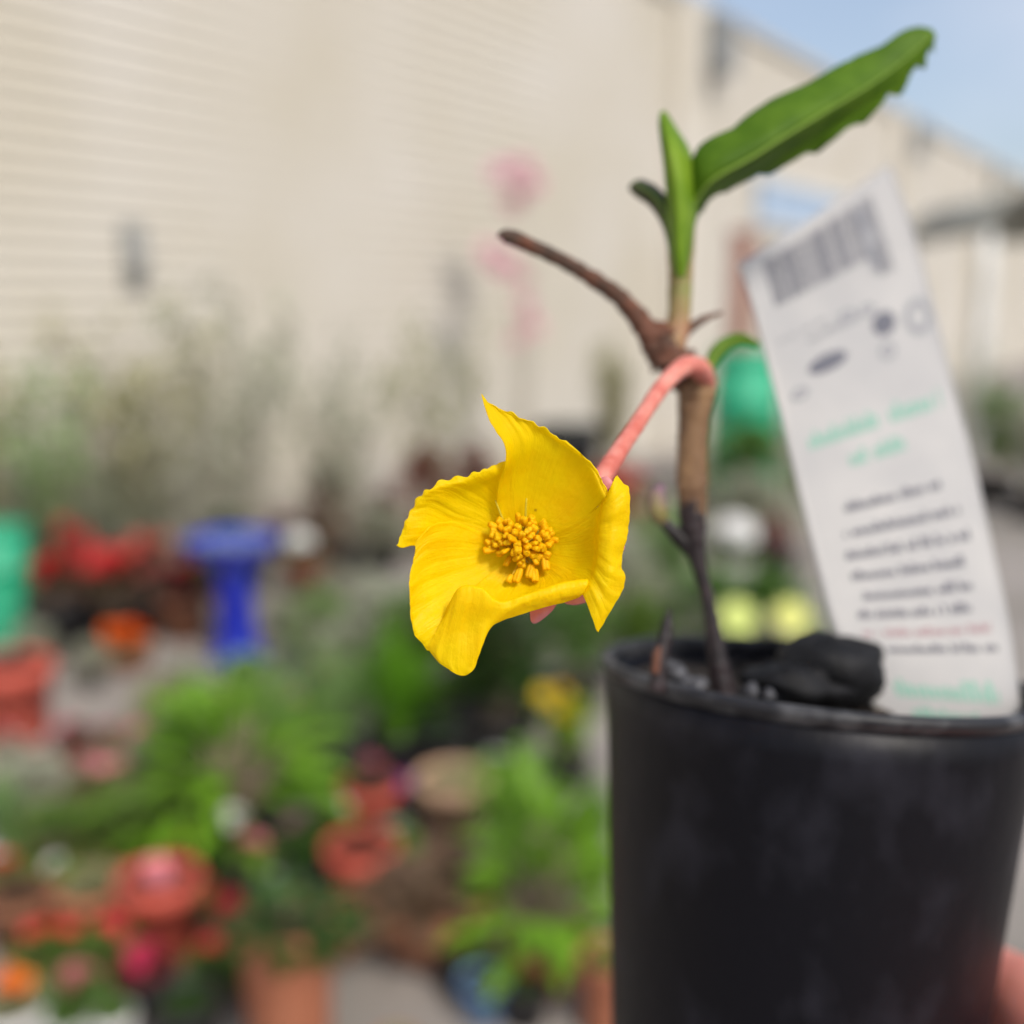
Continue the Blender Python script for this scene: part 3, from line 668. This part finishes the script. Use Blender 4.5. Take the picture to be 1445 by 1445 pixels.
wobj('upper_stem', *ptube(pt([(948, 492, DS), (957, 455, DS), (960, 400, DS), (961, 345, DS), (962, 300, DS), (964, 255, DS)]), [0.0024, 0.0021, 0.0021, 0.0024, 0.0023, 0.0010], 16, 36, bump=0.08), M['stem_green'], plantE)
wobj('dry_branch', *ptube(pt([(940, 515, DS), (915, 470, DS), (880, 425, 0.178), (820, 383, 0.177), (760, 352, 0.176), (716, 333, 0.175), (702, 333, 0.175)]),
     [0.0027, 0.0021, 0.0016, 0.0013, 0.0012, 0.0012, 0.0003], 14, 60, bump=0.35), M['dry'], plantE)
wobj('twig', *ptube(pt([(962, 472, DS), (990, 452, 0.18), (1018, 441, 0.181)]), [0.0012, 0.0007, 0.0003], 8, 12, bump=0.2), M['dry'], plantE)
sh = wobj('side_shoot', *ptube(pt([(988, 790, DS), (965, 765, DS), (945, 745, DS), (930, 728, DS)]), [0.0014, 0.0014, 0.0012, 0.0007], 12, 20, bump=0.2), M['stem_dark'], plantE)
wobj('bud', *ptube(pt([(938, 738, DS), (929, 724, DS), (927, 700, DS), (935, 684, DS)]), [0.0009, 0.0019, 0.0015, 0.0003], 12, 16), M['bud'], plantE)
tw = empty('dead_twig', P(930, 968, 0.203), 'short dead twig sticking up out of the soil near the rim', 'twig')
wobj('shaft', *ptube([P(926, 975, .203), P(932, 930, .203), P(940, 890, .204), P(945, 858, .204)], [0.0016, 0.0012, 0.0011, 0.0003], 10, 24, bump=0.3), M['stem_dark'], tw)
wobj('torn_bark', *ptube([P(924, 950, .2012), P(927, 925, .2012), P(931, 912, .2018)], [0.0007, 0.0007, 0.0002], 8, 10, bump=0.3), M['dry'], tw)

def leaf(name, rows, nu, nv, m, teeth=0, tooth=0.0006, rib=True, seed=0, mr=None):
    rows = [[P(x, y, dd(d)) for (x, y, d) in r] for r in rows]
    def fn(q, u, v):
        k = (abs(v - 0.5)*2)
        out = Vector((0, 0, 0))
        if teeth and k > 0.6 and v < 0.5:
            e0 = cr(rows[int(min(u*(len(rows)-1), len(rows)-1))], 0.5)
            out = (q - e0).normalized()*(0.0011*(abs(math.sin(math.pi*(u*5 + 0.3))) - 0.5)*min(1, u*5)*min(1, (1-u)*5)*(k - 0.6)*2.5)
        if teeth and k > 0.75 and v > 0.5:
            ph = (u*teeth) % 1.0; a = (1 - ph) if ph > 0.15 else ph/0.15
            e0 = cr(rows[int(min(u*(len(rows)-1), len(rows)-1))], 0.5)
            out = (q - e0).normalized()*(tooth*(a - 0.5)*min(1, u*5)*min(1, (1-u)*7)*(k - 0.75)*4)
        return q + out + CF*(0.0003*noise.noise(q*160 + Vector((seed, 0, 0))))
    vs, fs = surf(rows, nu, nv, fn)
    o = wobj(name, vs, fs, m, plantE); s = o.modifiers.new('s', 'SOLIDIFY'); s.thickness = 0.00022; s.offset = 0
    if rib:
        mid = [vs[i*(nv+1) + nv//2] - CF*0.0002 for i in range(0, nu + 1, max(nu//12, 1))]
        n = len(mid)
        wobj('midrib', *tube(mid, [0.00045*(1 - 0.75*i/(n-1)) for i in range(n)], 8, n*2), M['rib'], o)
    return o
# the long toothed leaf: rows from base to tip, columns upper edge, fold, lower edge
leaf('leaf', [
  [(957, 345, .1775), (962, 345, .1774), (967, 345, .1776), (971, 345, .1779), (974, 345, .1785)],
  [(966, 272, .1770), (974, 280, .1766), (980, 290, .1768), (984, 296, .1776), (986, 304, .1785)],
  [(983, 215, .1765), (994, 235, .1757), (1003, 256, .1757), (1008, 266, .1770), (1014, 274, .1785)],
  [(1030, 180, .1765), (1045, 205, .1755), (1055, 226, .1755), (1064, 240, .1775), (1074, 249, .1795)],
  [(1082, 147, .1770), (1100, 170, .1758), (1112, 190, .1758), (1126, 206, .1780), (1140, 219, .1805)],
  [(1150, 110, .1778), (1165, 133, .1768), (1178, 150, .1768), (1192, 166, .1790), (1206, 179, .1812)],
  [(1208, 82, .1788), (1222, 102, .1780), (1234, 116, .1780), (1247, 128, .1800), (1260, 138, .1820)],
  [(1262, 52, .1800), (1274, 66, .1794), (1283, 79, .1794), (1290, 90, .1808), (1296, 98, .1822)],
  [(1298, 39, .1812), (1306, 45, .1808), (1312, 52, .1808), (1315, 61, .1815), (1314, 72, .1822)],
  [(1314, 42, .1817), (1317, 46, .1815), (1319, 50, .1815), (1319, 55, .1817), (1317, 60, .1820)]],
  96, 16, M['leaf_up'], teeth=9, tooth=0.0040, seed=1)
leaf('young_leaf', [
  [(953, 392, .1768), (957, 392, .1757), (963, 392, .1757), (967, 392, .1768)],
  [(946, 360, .1765), (954, 360, .1752), (964, 360, .1752), (974, 360, .1765)],
  [(942, 300, .1762), (954, 300, .1750), (968, 300, .1752), (982, 295, .1768)],
  [(938, 250, .1760), (950, 248, .1749), (966, 248, .1752), (980, 245, .1768)],
  [(933, 205, .1762), (943, 203, .1752), (957, 204, .1757), (973, 212, .1770)],
  [(930, 174, .1768), (936, 171, .1763), (944, 173, .1765), (955, 182, .1772)],
  [(932, 158, .1770), (935, 157, .1770), (939, 158, .1770), (943, 163, .1772)]], 40, 12, M['leaf_young'], seed=2, rib=False)
leaf('withered_leaf', [
  [(948, 372, .1775), (952, 370, .177), (955, 368, .1775)],
  [(936, 322, .1775), (942, 316, .177), (950, 312, .1775)],
  [(918, 292, .1778), (928, 283, .1772), (943, 282, .1777)],
  [(898, 278, .1782), (908, 266, .1777), (925, 262, .1782)],
  [(887, 268, .1787), (892, 258, .1785), (905, 253, .1787)]], 20, 8, M['leaf_old'], seed=3)
leaf('small_leaf', [
  [(992, 528, .1800), (996, 530, .1795), (1000, 534, .1800)],
  [(1000, 495, .1810), (1008, 503, .1805), (1014, 512, .1810)],
  [(1020, 476, .1825), (1026, 484, .1822), (1030, 494, .1825)],
  [(1046, 470, .1840), (1048, 478, .1838), (1048, 488, .1840)],
  [(1072, 482, .1850), (1072, 486, .1850), (1070, 491, .1850)]], 20, 8, M['leaf_up'], seed=4)
# scars and bud scales around the joints
for i, (x, y, r) in enumerate(((972, 548, .0012), (998, 556, .0011), (948, 470, .0011), (938, 500, .0013), (920, 488, .0009), (968, 610, .0007), (990, 650, .0007), (966, 690, .0009), (985, 735, .0009))):
    c_ = P(x, y, dd(DS) - 0.0016); wobj('bud_scale', *pebble(c_, r, r*0.9, r*1.3, i*2.3, 0.5, 8, 10), M['dry'], plantE)
# flower stalk
D0 = 0.148
wobj('flower_stalk', *tube(pt([(1000, 545, .179), (990, 522, .1765), (966, 517, .1735), (935, 545, .1705), (900, 597, .1675), (868, 645, .1650), (838, 690, .1632), (790, 745, .1625)]),
     [0.0017, 0.0020, 0.0018, 0.0015, 0.0014, 0.0015, 0.0017, 0.0020], 18, 70, bump=0.10), M['stalk_pink'], plantE)

# ------------------------------------------------------------------ the flower
FS = 0.0008                                  # metres of depth per unit in the petal rows
def petalmat():
    m = bpy.data.materials.new('yellow_petal'); m.use_nodes = True; t = m.node_tree; N, L = t.nodes, t.links
    b = N['Principled BSDF']; out = N['Material Output']
    b.inputs['Roughness'].default_value = 0.45; b.inputs['Specular IOR Level'].default_value = 0.22
    co = N.new('ShaderNodeTexCoord')
    n = N.new('ShaderNodeTexNoise'); n.inputs['Scale'].default_value = 210; n.inputs['Detail'].default_value = 5; L.new(co.outputs['Object'], n.inputs['Vector'])
    r = N.new('ShaderNodeValToRGB'); r.color_ramp.elements[0].position = 0.3; r.color_ramp.elements[1].position = 0.7
    r.color_ramp.elements[0].color = (0.97, 0.70, 0.001, 1); r.color_ramp.elements[1].color = (0.98, 0.81, 0.002, 1)
    L.new(n.outputs[0], r.inputs[0])
    # tiny brown flecks
    v = N.new('ShaderNodeTexVoronoi'); v.inputs['Scale'].default_value = 190; L.new(co.outputs['Object'], v.inputs['Vector'])
    lt = N.new('ShaderNodeMath'); lt.operation = 'LESS_THAN'; lt.inputs[1].default_value = 0.045; L.new(v.outputs['Distance'], lt.inputs[0])
    mxn = N.new('ShaderNodeMixRGB'); mxn.inputs[2].default_value = (0.16, 0.06, 0.01, 1)
    L.new(lt.outputs[0], mxn.inputs[0]); L.new(r.outputs[0], mxn.inputs[1]); L.new(mxn.outputs[0], b.inputs['Base Color'])
    # fine veins along the petal (UV v runs along the length)
    uv = N.new('ShaderNodeUVMap'); mp2 = N.new('ShaderNodeMapping'); mp2.inputs['Scale'].default_value = (34, 2.4, 1); L.new(uv.outputs[0], mp2.inputs[0])
    n2 = N.new('ShaderNodeTexNoise'); n2.inputs['Scale'].default_value = 1; n2.inputs['Detail'].default_value = 6; L.new(mp2.outputs[0], n2.inputs['Vector'])
    n3 = N.new('ShaderNodeTexNoise'); n3.inputs['Scale'].default_value = 900; n3.inputs['Detail'].default_value = 3; L.new(co.outputs['Object'], n3.inputs['Vector'])
    ad = N.new('ShaderNodeMath'); ad.operation = 'ADD'; L.new(n2.outputs[0], ad.inputs[0]); L.new(n3.outputs[0], ad.inputs[1])
    bp = N.new('ShaderNodeBump'); bp.inputs['Strength'].default_value = 0.55; bp.inputs['Distance'].default_value = 0.00028
    L.new(ad.outputs[0], bp.inputs['Height']); L.new(bp.outputs[0], b.inputs['Normal'])
    tr = N.new('ShaderNodeBsdfTranslucent'); tr.inputs[0].default_value = (1.0, 0.81, 0.001, 1); L.new(bp.outputs[0], tr.inputs['Normal'])
    mxs = N.new('ShaderNodeMixShader'); mxs.inputs[0].default_value = 0.6
    L.new(b.outputs[0], mxs.inputs[1]); L.new(tr.outputs[0], mxs.inputs[2]); L.new(mxs.outputs[0], out.inputs['Surface'])
    return m
M['petal'] = petalmat()
M['anther'] = mat('orange_anther', (0.98, 0.53, 0.002), 0.5, (0.98, 0.63, 0.006), 900, spec=0.15, bump=0.3, bscale=3000, sss=0.3, ssr=(0.001, 0.0006, 0.0002), trans=0.4)
M['filament'] = mat('yellow_filament', (0.86, 0.62, 0.03), 0.5, trans=0.3)
M['sepal'] = mat('pink_sepal', (0.62, 0.20, 0.24), 0.55, (0.70, 0.28, 0.30), 300, trans=0.2)
M['receptacle'] = mat('green_receptacle', (0.42, 0.40, 0.04), 0.5)
FC = P(742, 772, D0 + 0.0135*0.8)
flower = wobj('flower', *tube([P(737, 773, D0 + 0.0124*0.8), P(745, 769, D0 + 0.0136*0.8), P(770, 752, D0 + 0.0150*0.8)], [0.0026, 0.0032, 0.0020], 20, 14), M['receptacle'], plantE, origin=FC)
def petal(rows, seed, nu=64, nv=56, ruf=0.00028):
    ctrl = [[P(x, y, D0 + d*FS) for (x, y, d) in r] for r in rows]
    def fn(q, u, v):
        e = max(0.0, (u - 0.72)/0.28); s = max(0.0, (abs(v - 0.5)*2 - 0.8)/0.2)*u
        a = max(e, s*0.7)
        w1 = noise.noise(q*380 + Vector((seed, 0, 0))); w2 = noise.noise(q*1000 + Vector((0, seed, 0))); w3 = noise.noise(q*170 + Vector((0, 0, seed)))
        w4 = noise.noise(Vector((v*9, u*2.2, seed))); w5 = noise.noise(Vector((v*26, u*4, seed*2)))
        return (q + CF*(ruf*(2.0*w1*a + 2.2*w3*u + (1.5*w4 + 0.55*w5)*min(1, u*1.6)))
                + (q - FC).normalized()*(ruf*(1.0*w2 + 1.3*w1)*a**2) + CU*(ruf*0.9*w2*a))
    vs, fs = surf(ctrl, nu, nv, fn)
    o = wobj('petal', vs, fs, M['petal'], flower)
    ul = o.data.uv_layers.new(name='UVMap'); m = nv + 1
    for lp in o.data.loops:
        i = lp.vertex_index; ul.data[lp.index].uv = ((i % m)/nv, (i//m)/nu)
    s = o.modifiers.new('s', 'SOLIDIFY'); s.thickness = 0.00016; s.offset = 0
    return o
# top petal
petal([[(722,757,12.2),(731,752,12.2),(741,750,12.2),(752,752,12.2),(761,758,12.2)],
       [(703,722,9.8),(726,706,10.2),(755,702,10.2),(788,714,9.8),(812,744,8.6)],
       [(703,686,6.6),(730,668,7.6),(766,664,7.6),(812,676,6.8),(842,716,4.4)],
       [(713,656,3.4),(736,634,4.6),(778,630,4.8),(824,652,4.2),(853,705,2.0)],
       [(712,628,2.0),(734,612,3.2),(778,618,3.8),(828,650,3.6),(856,700,2.0)],
       [(692,596,0.8),(718,588,2.2),(772,610,3.0),(832,652,3.2),(857,697,2.1)],
       [(680,561,-0.2),(698,572,1.2),(764,603,2.6),(835,655,3.2),(858,695,2.2)]], 1.3, 84, 72)
# upper left petal, behind the left one
petal([[(712,770,12.8),(717,762,12.8),(722,756,12.8),(728,751,12.8),(735,748,12.8)],
       [(668,764,11.0),(676,744,11.2),(687,725,11.2),(703,709,11.0),(724,700,10.8)],
       [(624,770,8.6),(636,735,8.6),(655,708,8.6),(684,688,8.4),(722,678,8.4)],
       [(588,770,5.6),(604,722,5.6),(631,694,5.6),(668,680,5.6),(722,663,6.4)],
       [(567,772,4.4),(584,722,4.2),(612,691,4.2),(660,675,4.6),(720,654,5.8)],
       [(560,770,4.0),(579,719,4.4),(607,687,4.6),(660,670,4.8),(722,650,6.0)]], 2.7, 72, 72, 0.00034)
# left petal
petal([[(712,763,12.4),(715,770,12.4),(719,779,12.4),(724,786,12.4),(730,791,12.4)],
       [(676,750,10.4),(674,776,10.6),(680,798,10.6),(691,815,10.2),(708,828,9.6)],
       [(641,736,7.2),(636,776,7.4),(638,812,7.4),(650,840,6.6),(676,860,5.4)],
       [(611,740,4.2),(603,782,4.0),(602,826,4.0),(612,866,3.2),(640,892,2.6)],
       [(593,757,2.8),(584,796,2.0),(582,840,1.8),(588,882,1.6),(612,915,1.8)],
       [(589,764,2.6),(581,800,1.6),(578,842,1.4),(583,887,1.4),(604,918,1.8)]], 4.1, 72, 64)
# bottom petal: runs out of the cup, rolls over its ridge and hangs down
petal([[(722,788,12.0),(727,791,12.0),(733,794,12.0),(740,795,12.0),(748,794,12.0),(755,792,12.0),(761,787,12.0)],
       [(684,816,9.6),(700,824,9.4),(718,830,9.2),(742,830,9.2),(764,824,9.0),(785,815,9.0),(800,803,8.6)],
       [(650,848,5.2),(672,852,4.4),(694,860,3.8),(716,860,4.0),(750,846,4.6),(790,832,5.0),(822,822,4.8)],
       [(634,853,2.2),(652,828,0.8),(680,830,0.0),(706,849,0.4),(745,838,1.2),(790,823,2.2),(829,817,2.6)],
       [(628,868,1.2),(646,848,-0.2),(680,850,-0.6),(708,857,-0.2),(746,847,0.4),(791,831,1.4),(830,825,1.8)],
       [(616,890,1.0),(636,890,0.6),(668,886,0.4),(704,867,0.0),(744,855,0.8),(791,841,1.8),(824,836,2.2)],
       [(606,908,1.2),(626,928,0.4),(668,926,-0.2),(697,880,0.6),(743,862,1.6),(791,847,2.6),(818,842,3.0)],
       [(600,914,1.5),(632,945,0.8),(665,948,0.4),(692,886,1.0),(742,865,2.0),(791,850,3.0),(815,844,3.4)]], 5.9, 90, 80)
# right petal: rolls over and turns its flap outwards
petal([[(761,757,12.2),(764,764,12.2),(765,770,12.2),(765,776,12.2),(764,780,12.2),(762,784,12.2),(759,789,12.2)],
       [(803,742,9.0),(807,755,9.2),(809,769,9.4),(809,782,9.2),(806,794,9.0),(800,804,8.8),(790,814,8.8)],
       [(843,716,4.8),(840,736,5.2),(838,757,5.4),(837,777,5.2),(833,797,5.0),(826,812,4.8),(814,826,5.0)],
       [(857,697,1.6),(850,722,1.6),(847,750,1.6),(845,778,1.6),(842,804,1.8),(836,824,2.0),(822,838,2.4)],
       [(864,682,0.8),(864,714,0.2),(862,748,0.2),(858,786,0.2),(855,820,0.4),(848,846,0.8),(832,862,1.2)],
       [(868,673,1.2),(879,702,0.8),(877,746,0.8),(869,790,0.8),(868,826,0.8),(855,862,1.0),(839,882,1.2)],
       [(872,669,1.8),(888,698,2.0),(886,750,2.0),(876,792,2.2),(880,826,2.0),(859,866,1.6),(844,892,1.4)]], 7.7, 80, 80)
# sepals behind the cup
def sepal(rows, seed):
    vs, fs = surf([[P(x, y, D0 + d*FS) for (x, y, d) in r] for r in rows], 24, 12)
    o = wobj('sepal', vs, fs, M['sepal'], flower); o.modifiers.new('s', 'SOLIDIFY').thickness = 0.0003
sepal([[(745,782,14.6),(758,785,14.8),(770,782,14.6)], [(748,820,12.5),(764,826,12.0),(784,822,12.4)], [(748,856,10.0),(765,860,9.2),(786,852,9.8)], [(749,876,9.0),(753,880,8.8),(762,876,9.0)]], 1)
sepal([[(765,780,14.6),(772,776,14.8),(778,770,14.6)], [(785,822,12.0),(805,818,12.0),(822,806,12.0)], [(792,846,9.6),(808,846,9.4),(826,838,9.8)], [(800,853,9.0),(812,854,8.8),(826,851,9.2)]], 2)
sepal([[(760,765,14.6),(768,758,14.8),(772,750,14.6)], [(815,728,11.0),(820,714,11.0),(822,700,11.0)], [(850,696,8.4),(852,686,8.0),(848,676,8.6)], [(863,684,8.0),(864,680,7.8),(858,673,8.2)]], 3)
sepal([[(765,772,14.6),(772,768,14.8),(776,760,14.6)], [(830,775,10.5),(834,760,10.2),(832,745,10.5)], [(866,780,7.4),(872,764,7.2),(868,748,7.4)], [(880,778,6.8),(882,772,6.8),(880,766,6.8)]], 4)
# stamens
srng = random.Random(3)
def stamen(bx, by, bd, ax, ay, ad, dirv, L, Wd):
    base = P(bx, by, D0 + bd*FS); an = P(ax, ay, D0 + ad*FS); dirv = dirv.normalized()
    a0 = an - dirv*(L*0.5)
    mid = (base + a0)*0.5 + Vector((srng.uniform(-1, 1), 0, srng.uniform(-1, 1)))*0.0003
    g = tube([base, mid, a0], [0.00015, 0.00013, 0.00012], 6, 6); nf = len(g[1]); acc = ([], []); add(acc, g)
    s = dirv.orthogonal().normalized(); s = Matrix.Rotation(srng.uniform(0, 6.28), 3, dirv) @ s; b = dirv.cross(s)
    # blunt pollen sac, slightly four-sided
    for sx in (-1, 1):
        c = s*(sx*Wd*0.16)
        add(acc, tube([a0 + c - dirv*L*0.04, a0 + c + dirv*L*0.08, a0 + c + dirv*L*0.5, a0 + c*1.1 + dirv*L*0.92, a0 + c*1.1 + dirv*L*1.0], [Wd*0.10, Wd*0.31, Wd*0.40, Wd*0.34, Wd*0.10], 12, 14, 0.85, bump=0.10))
    fm = [0]*nf + [1]*(len(acc[1]) - nf)
    wobj('stamen', acc[0], acc[1], [M['filament'], M['anther']], flower, fm=fm)
N = 56
for i in range(N):
    r = math.sqrt((i + 0.5)/N); a = i*2.39996 + srng.uniform(-0.2, 0.2)
    ax = 736 + 45*r*math.cos(a)*(1.0 if math.cos(a) > 0 else 1.08); ay = 763 + 34*r*math.sin(a)
    ad = 5.9 + 3.3*r*r + srng.uniform(-0.4, 0.4)
    dv = -CF*(1.0 - 0.55*r) + CR*(math.cos(a)*(0.25 + 1.0*r) + srng.uniform(-.35, .35)) - CU*(math.sin(a)*(0.25 + 0.9*r) + srng.uniform(-.35, .35))
    stamen(738 + 10*r*math.cos(a), 772 + 9*r*math.sin(a), 11.6, ax, ay, ad, dv, srng.uniform(0.0011, 0.0017), srng.uniform(0.0009, 0.0013))
for (ax, ay, dx, dy, L) in ((770, 795, 0.12, 1, .0021), (748, 806, -0.25, 1, .0021), (731, 812, -0.35, 1, .0022), (755, 812, 0.05, 1, .0019), (720, 817, -0.5, 1, .0012), (690, 776, -1, 0.1, .0018), (696, 742, -1, -.5, .0016)):
    stamen(740, 780, 11.4, ax, ay, 8.6, CR*dx - CU*dy - CF*0.3, L, 0.0012)
for (x0, y0, x1, y1) in ((709, 732, 699, 706), (742, 730, 743, 703)):
    wobj('style', *tube([P(x0+6, y0+18, D0 + 0.0100*0.8), P(x0, y0, D0 + 0.0094*0.8), P(x1, y1, D0 + 0.0088*0.8)], [0.00018, 0.00018, 0.00012], 6, 8), mat('style_olive', (0.50, 0.40, 0.015), 0.6), flower)

# ================================================================== plant tag
TR = [  # bottom to top: left and right point with depth
  [(1262, 1040, .2015), (1352, 1052, .2025), (1446, 1065, .2040)],
  [(1216, 970, .2020), (1330, 978, .2035), (1438, 985, .2055)],
  [(1176, 890, .2025), (1300, 888, .2045), (1424, 880, .2080)],
  [(1152, 800, .2035), (1270, 782, .2060), (1398, 760, .2100)],
  [(1128, 700, .2045), (1242, 668, .2080), (1368, 630, .2125)],
  [(1103, 595, .2060), (1212, 552, .2100), (1336, 508, .2150)],
  [(1078, 495, .2070), (1180, 445, .2120), (1306, 388, .2175)],
  [(1060, 430, .2080), (1158, 376, .2130), (1282, 305, .2190)],
  [(1043, 372, .2090), (1140, 310, .2140), (1256, 232, .2205)]]
TRv = [[P(x, y, 0.218 + (d - 0.2015)*(1.0, 1.3, 2.0, 2.8, 3.4, 3.8, 4.0, 4.0, 4.0)[i]) for (x, y, d) in r] for i, r in enumerate(TR)]
M['tag'] = mat('white_tag_plastic', (0.40, 0.39, 0.385), 0.4, (0.46, 0.445, 0.43), 45, spec=0.3, trans=0.1)
M['ink'] = mat('dark_ink', (0.11, 0.11, 0.13), 0.5)
M['ink_grey'] = mat('grey_ink', (0.24, 0.24, 0.25), 0.5)
M['ink_green'] = mat('green_ink', (0.20, 0.38, 0.30), 0.5)
M['ink_reflection'] = mat('pink_reflection_ink', (0.33, 0.21, 0.22), 0.5)  # pinkish reflection on the tag, painted as the tint of one text line
def tagp(u, v, off=0.0):
    q = cr([cr(r, u) for r in TRv], v)
    if off:
        e = 0.004; du = cr([cr(r, u + e if u < .99 else u) for r in TRv], v) - cr([cr(r, u - e if u > .01 else u) for r in TRv], v)
        dv = cr([cr(r, u) for r in TRv], min(v + e, 1)) - cr([cr(r, u) for r in TRv], max(v - e, 0))
        n = du.cross(dv).normalized()
        if n.dot(CF) > 0: n = -n
        q = q + n*off
    return q
TB = tagp(0.5, 0.0)
tagE = empty('plant_tag', TB, 'white printed plant tag with barcode stuck into the black pot', 'plant tag')
vs, fs = surf(TRv, 48, 20)
o = wobj('tag_sheet', vs, fs, M['tag'], tagE); s = o.modifiers.new('s', 'SOLIDIFY'); s.thickness = 0.0005; s.offset = 0
def quad(acc, u0, v0, u1, v1):
    nu = max(1, int((u1 - u0)*12)); nv = max(1, int((v1 - v0)*20)); V, Fc = [], []
    for i in range(nv + 1):
        for j in range(nu + 1): V.append(tagp(u0 + (u1-u0)*j/nu, v0 + (v1-v0)*i/nv, 0.00036))
    for i in range(nv):
        for j in range(nu): a = i*(nu+1)+j; Fc.append((a, a+1, a+nu+2, a+nu+1))
    add(acc, (V, Fc))
prn = random.Random(9)
acc = ([], []); u = 0.14
while u < 0.84:
    wv = prn.choice((0.006, 0.006, 0.011, 0.016)); quad(acc, u, 0.785 + 0.05*(u < .75), u + wv, 0.965); u += wv + prn.choice((0.006, 0.008, 0.012))
wobj('barcode', acc[0], acc[1], M['ink'], tagE, smooth=False)
acc = ([], []); quad(acc, 0.735, 0.80, 0.80, 0.95); wobj('barcode_bar', acc[0], acc[1], M['ink_grey'], tagE, smooth=False)
def textline(name, v, h, u0, u1, m, dens=0.8, ww=(0.012, 0.03)):
    acc = ([], []); u = u0
    while u < u1:
        wv = prn.uniform(*ww); hh = h*prn.choice((0.62, 0.62, 0.7, 1.0))
        if prn.random() < dens: quad(acc, u, v, min(u + wv*0.72, u1), v + hh)
        u += wv
    wobj(name, acc[0], acc[1], M[m], tagE, smooth=False)
def blob(name, u, v, ru, rv, m, ring=0):
    V, Fc = [], []
    n = 20
    for k in range(n):
        a = 2*math.pi*k/n
        V.append(tagp(u + ru*math.cos(a), v + rv*math.sin(a), 0.00036)); V.append(tagp(u + ru*ring*math.cos(a), v + rv*ring*math.sin(a), 0.00036))
    for k in range(n): a = 2*k; b = 2*((k+1) % n); Fc.append((a, b, b+1, a+1))
    wobj(name, V, Fc, M[m], tagE, smooth=False)
textline('small_print', 0.748, 0.010, 0.10, 0.50, 'ink_grey', 0.6)
textline('small_print', 0.725, 0.012, 0.28, 0.62, 'ink_grey', 0.8)
blob('printed_symbol', 0.36, 0.683, 0.13, 0.013, 'ink'); blob('printed_symbol', 0.72, 0.705, 0.062, 0.018, 'ink'); blob('printed_symbol', 0.90, 0.695, 0.075, 0.026, 'ink_grey', 0.55)
blob('printed_symbol', 0.66, 0.735, 0.04, 0.010, 'ink_grey', 0.3); blob('printed_symbol', 0.55, 0.74, 0.05, 0.012, 'ink_grey', 0.4)
blob('printed_symbol', 0.14, 0.655, 0.06, 0.010, 'ink_grey', 0.4); blob('printed_symbol', 0.70, 0.665, 0.045, 0.012, 'ink_grey', 0.5)
textline('heading', 0.565, 0.026, 0.12, 0.90, 'ink_green', 0.95, (0.02, 0.04))
textline('heading', 0.522, 0.022, 0.34, 0.66, 'ink_green', 0.95, (0.02, 0.04))
for i, v in enumerate((0.455, 0.415, 0.378, 0.342, 0.306, 0.272, 0.238, 0.206)):
    textline('paragraph_line', v, 0.016, (0.24, 0.2, 0.18, 0.18, 0.22, 0.16, 0.14, 0.16)[i], (0.80, 0.86, 0.90, 0.82, 0.86, 0.80, 0.88, 0.90)[i], 'ink_reflection' if i == 6 else 'ink', 0.85)  # one line carries the painted pink reflection
textline('footer', 0.110, 0.042, 0.20, 0.86, 'ink_green', 1.0, (0.03, 0.06))
textline('footer', 0.062, 0.026, 0.25, 0.70, 'ink_green', 1.0, (0.03, 0.06))

# ================================================================== the hand that holds the pot
M['skin'] = mat('skin', (0.66, 0.20, 0.15), 0.5, (0.72, 0.27, 0.21), 60, sss=0.35, bump=0.1, bscale=900)
M['nail'] = mat('finger_nail', (0.74, 0.46, 0.40), 0.3)
hv = ([], [])
HS = 1.095
def limb(pts, rad, n=14): add(hv, tube([pl(*[c*HS for c in p]) for p in pts], [r*HS for r in rad], n, len(pts)*6))
zi = (-0.0655, -0.083, -0.099, -0.1145)
ln = (1.0, 1.08, 1.0, 0.82); rr = (0.0088, 0.0090, 0.0086, 0.0076)
for z, l, r in zip(zi, ln, rr):
    ro = prad(max(z*HS, -PH))/HS + r*0.96
    def ar(deg, rad=ro): return (rad*math.cos(R(deg)), rad*math.sin(R(deg)), z)
    k = ar(-12, ro + 0.006)
    limb([(k[0] + 0.010, k[1] - 0.022, z - 0.006), k, ar(12), ar(12 + 32*l), ar(12 + 52*l), ar(12 + 78*l), ar(12 + 92*l), ar(12 + 98*l)],
         [r*1.1, r*1.22, r*1.0, r*1.04, r*0.93, r*0.93, r*0.8, r*0.25])
    limb([(0.098, -0.045, -0.135), (0.075, -0.03, (z - 0.12)/2), (k[0] + 0.006, k[1] - 0.010, z)], [0.017, 0.0145, r*1.25])
limb([(0.092, -0.052, -0.128), (0.066, -0.046, -0.112), (0.046, -0.042, -0.100), (0.028, -0.044, -0.091), (0.010, -0.0465, -0.086), (0.000, -0.047, -0.084)], [0.019, 0.0165, 0.0120, 0.0112, 0.0098, 0.003])
limb([(0.085, -0.035, -0.12), (0.105, -0.055, -0.15), (0.135, -0.095, -0.19), (0.20, -0.17, -0.27), (0.28, -0.27, -0.38)], [0.019, 0.0235, 0.026, 0.034, 0.040], 20)
hand = wobj('person', hv[0], hv[1], M['skin'], None, origin=pl(0.11, -0.055, -0.165))
tag(hand, 'hand gripping the black pot from its right side with fingers wrapped behind', 'person')
rm = hand.modifiers.new('r', 'REMESH'); rm.mode = 'VOXEL'; rm.voxel_size = 0.0016; rm.use_smooth_shade = True
smd = hand.modifiers.new('s', 'SMOOTH'); smd.factor = 0.5; smd.iterations = 6
nv_, nf_ = pebble(pl(0.008*HS, -0.0555*HS, -0.0855*HS), 0.0071, 0.0013, 0.0057, 1, 0.0, 8, 14)
wobj('thumb_nail', nv_, nf_, M['nail'], hand)
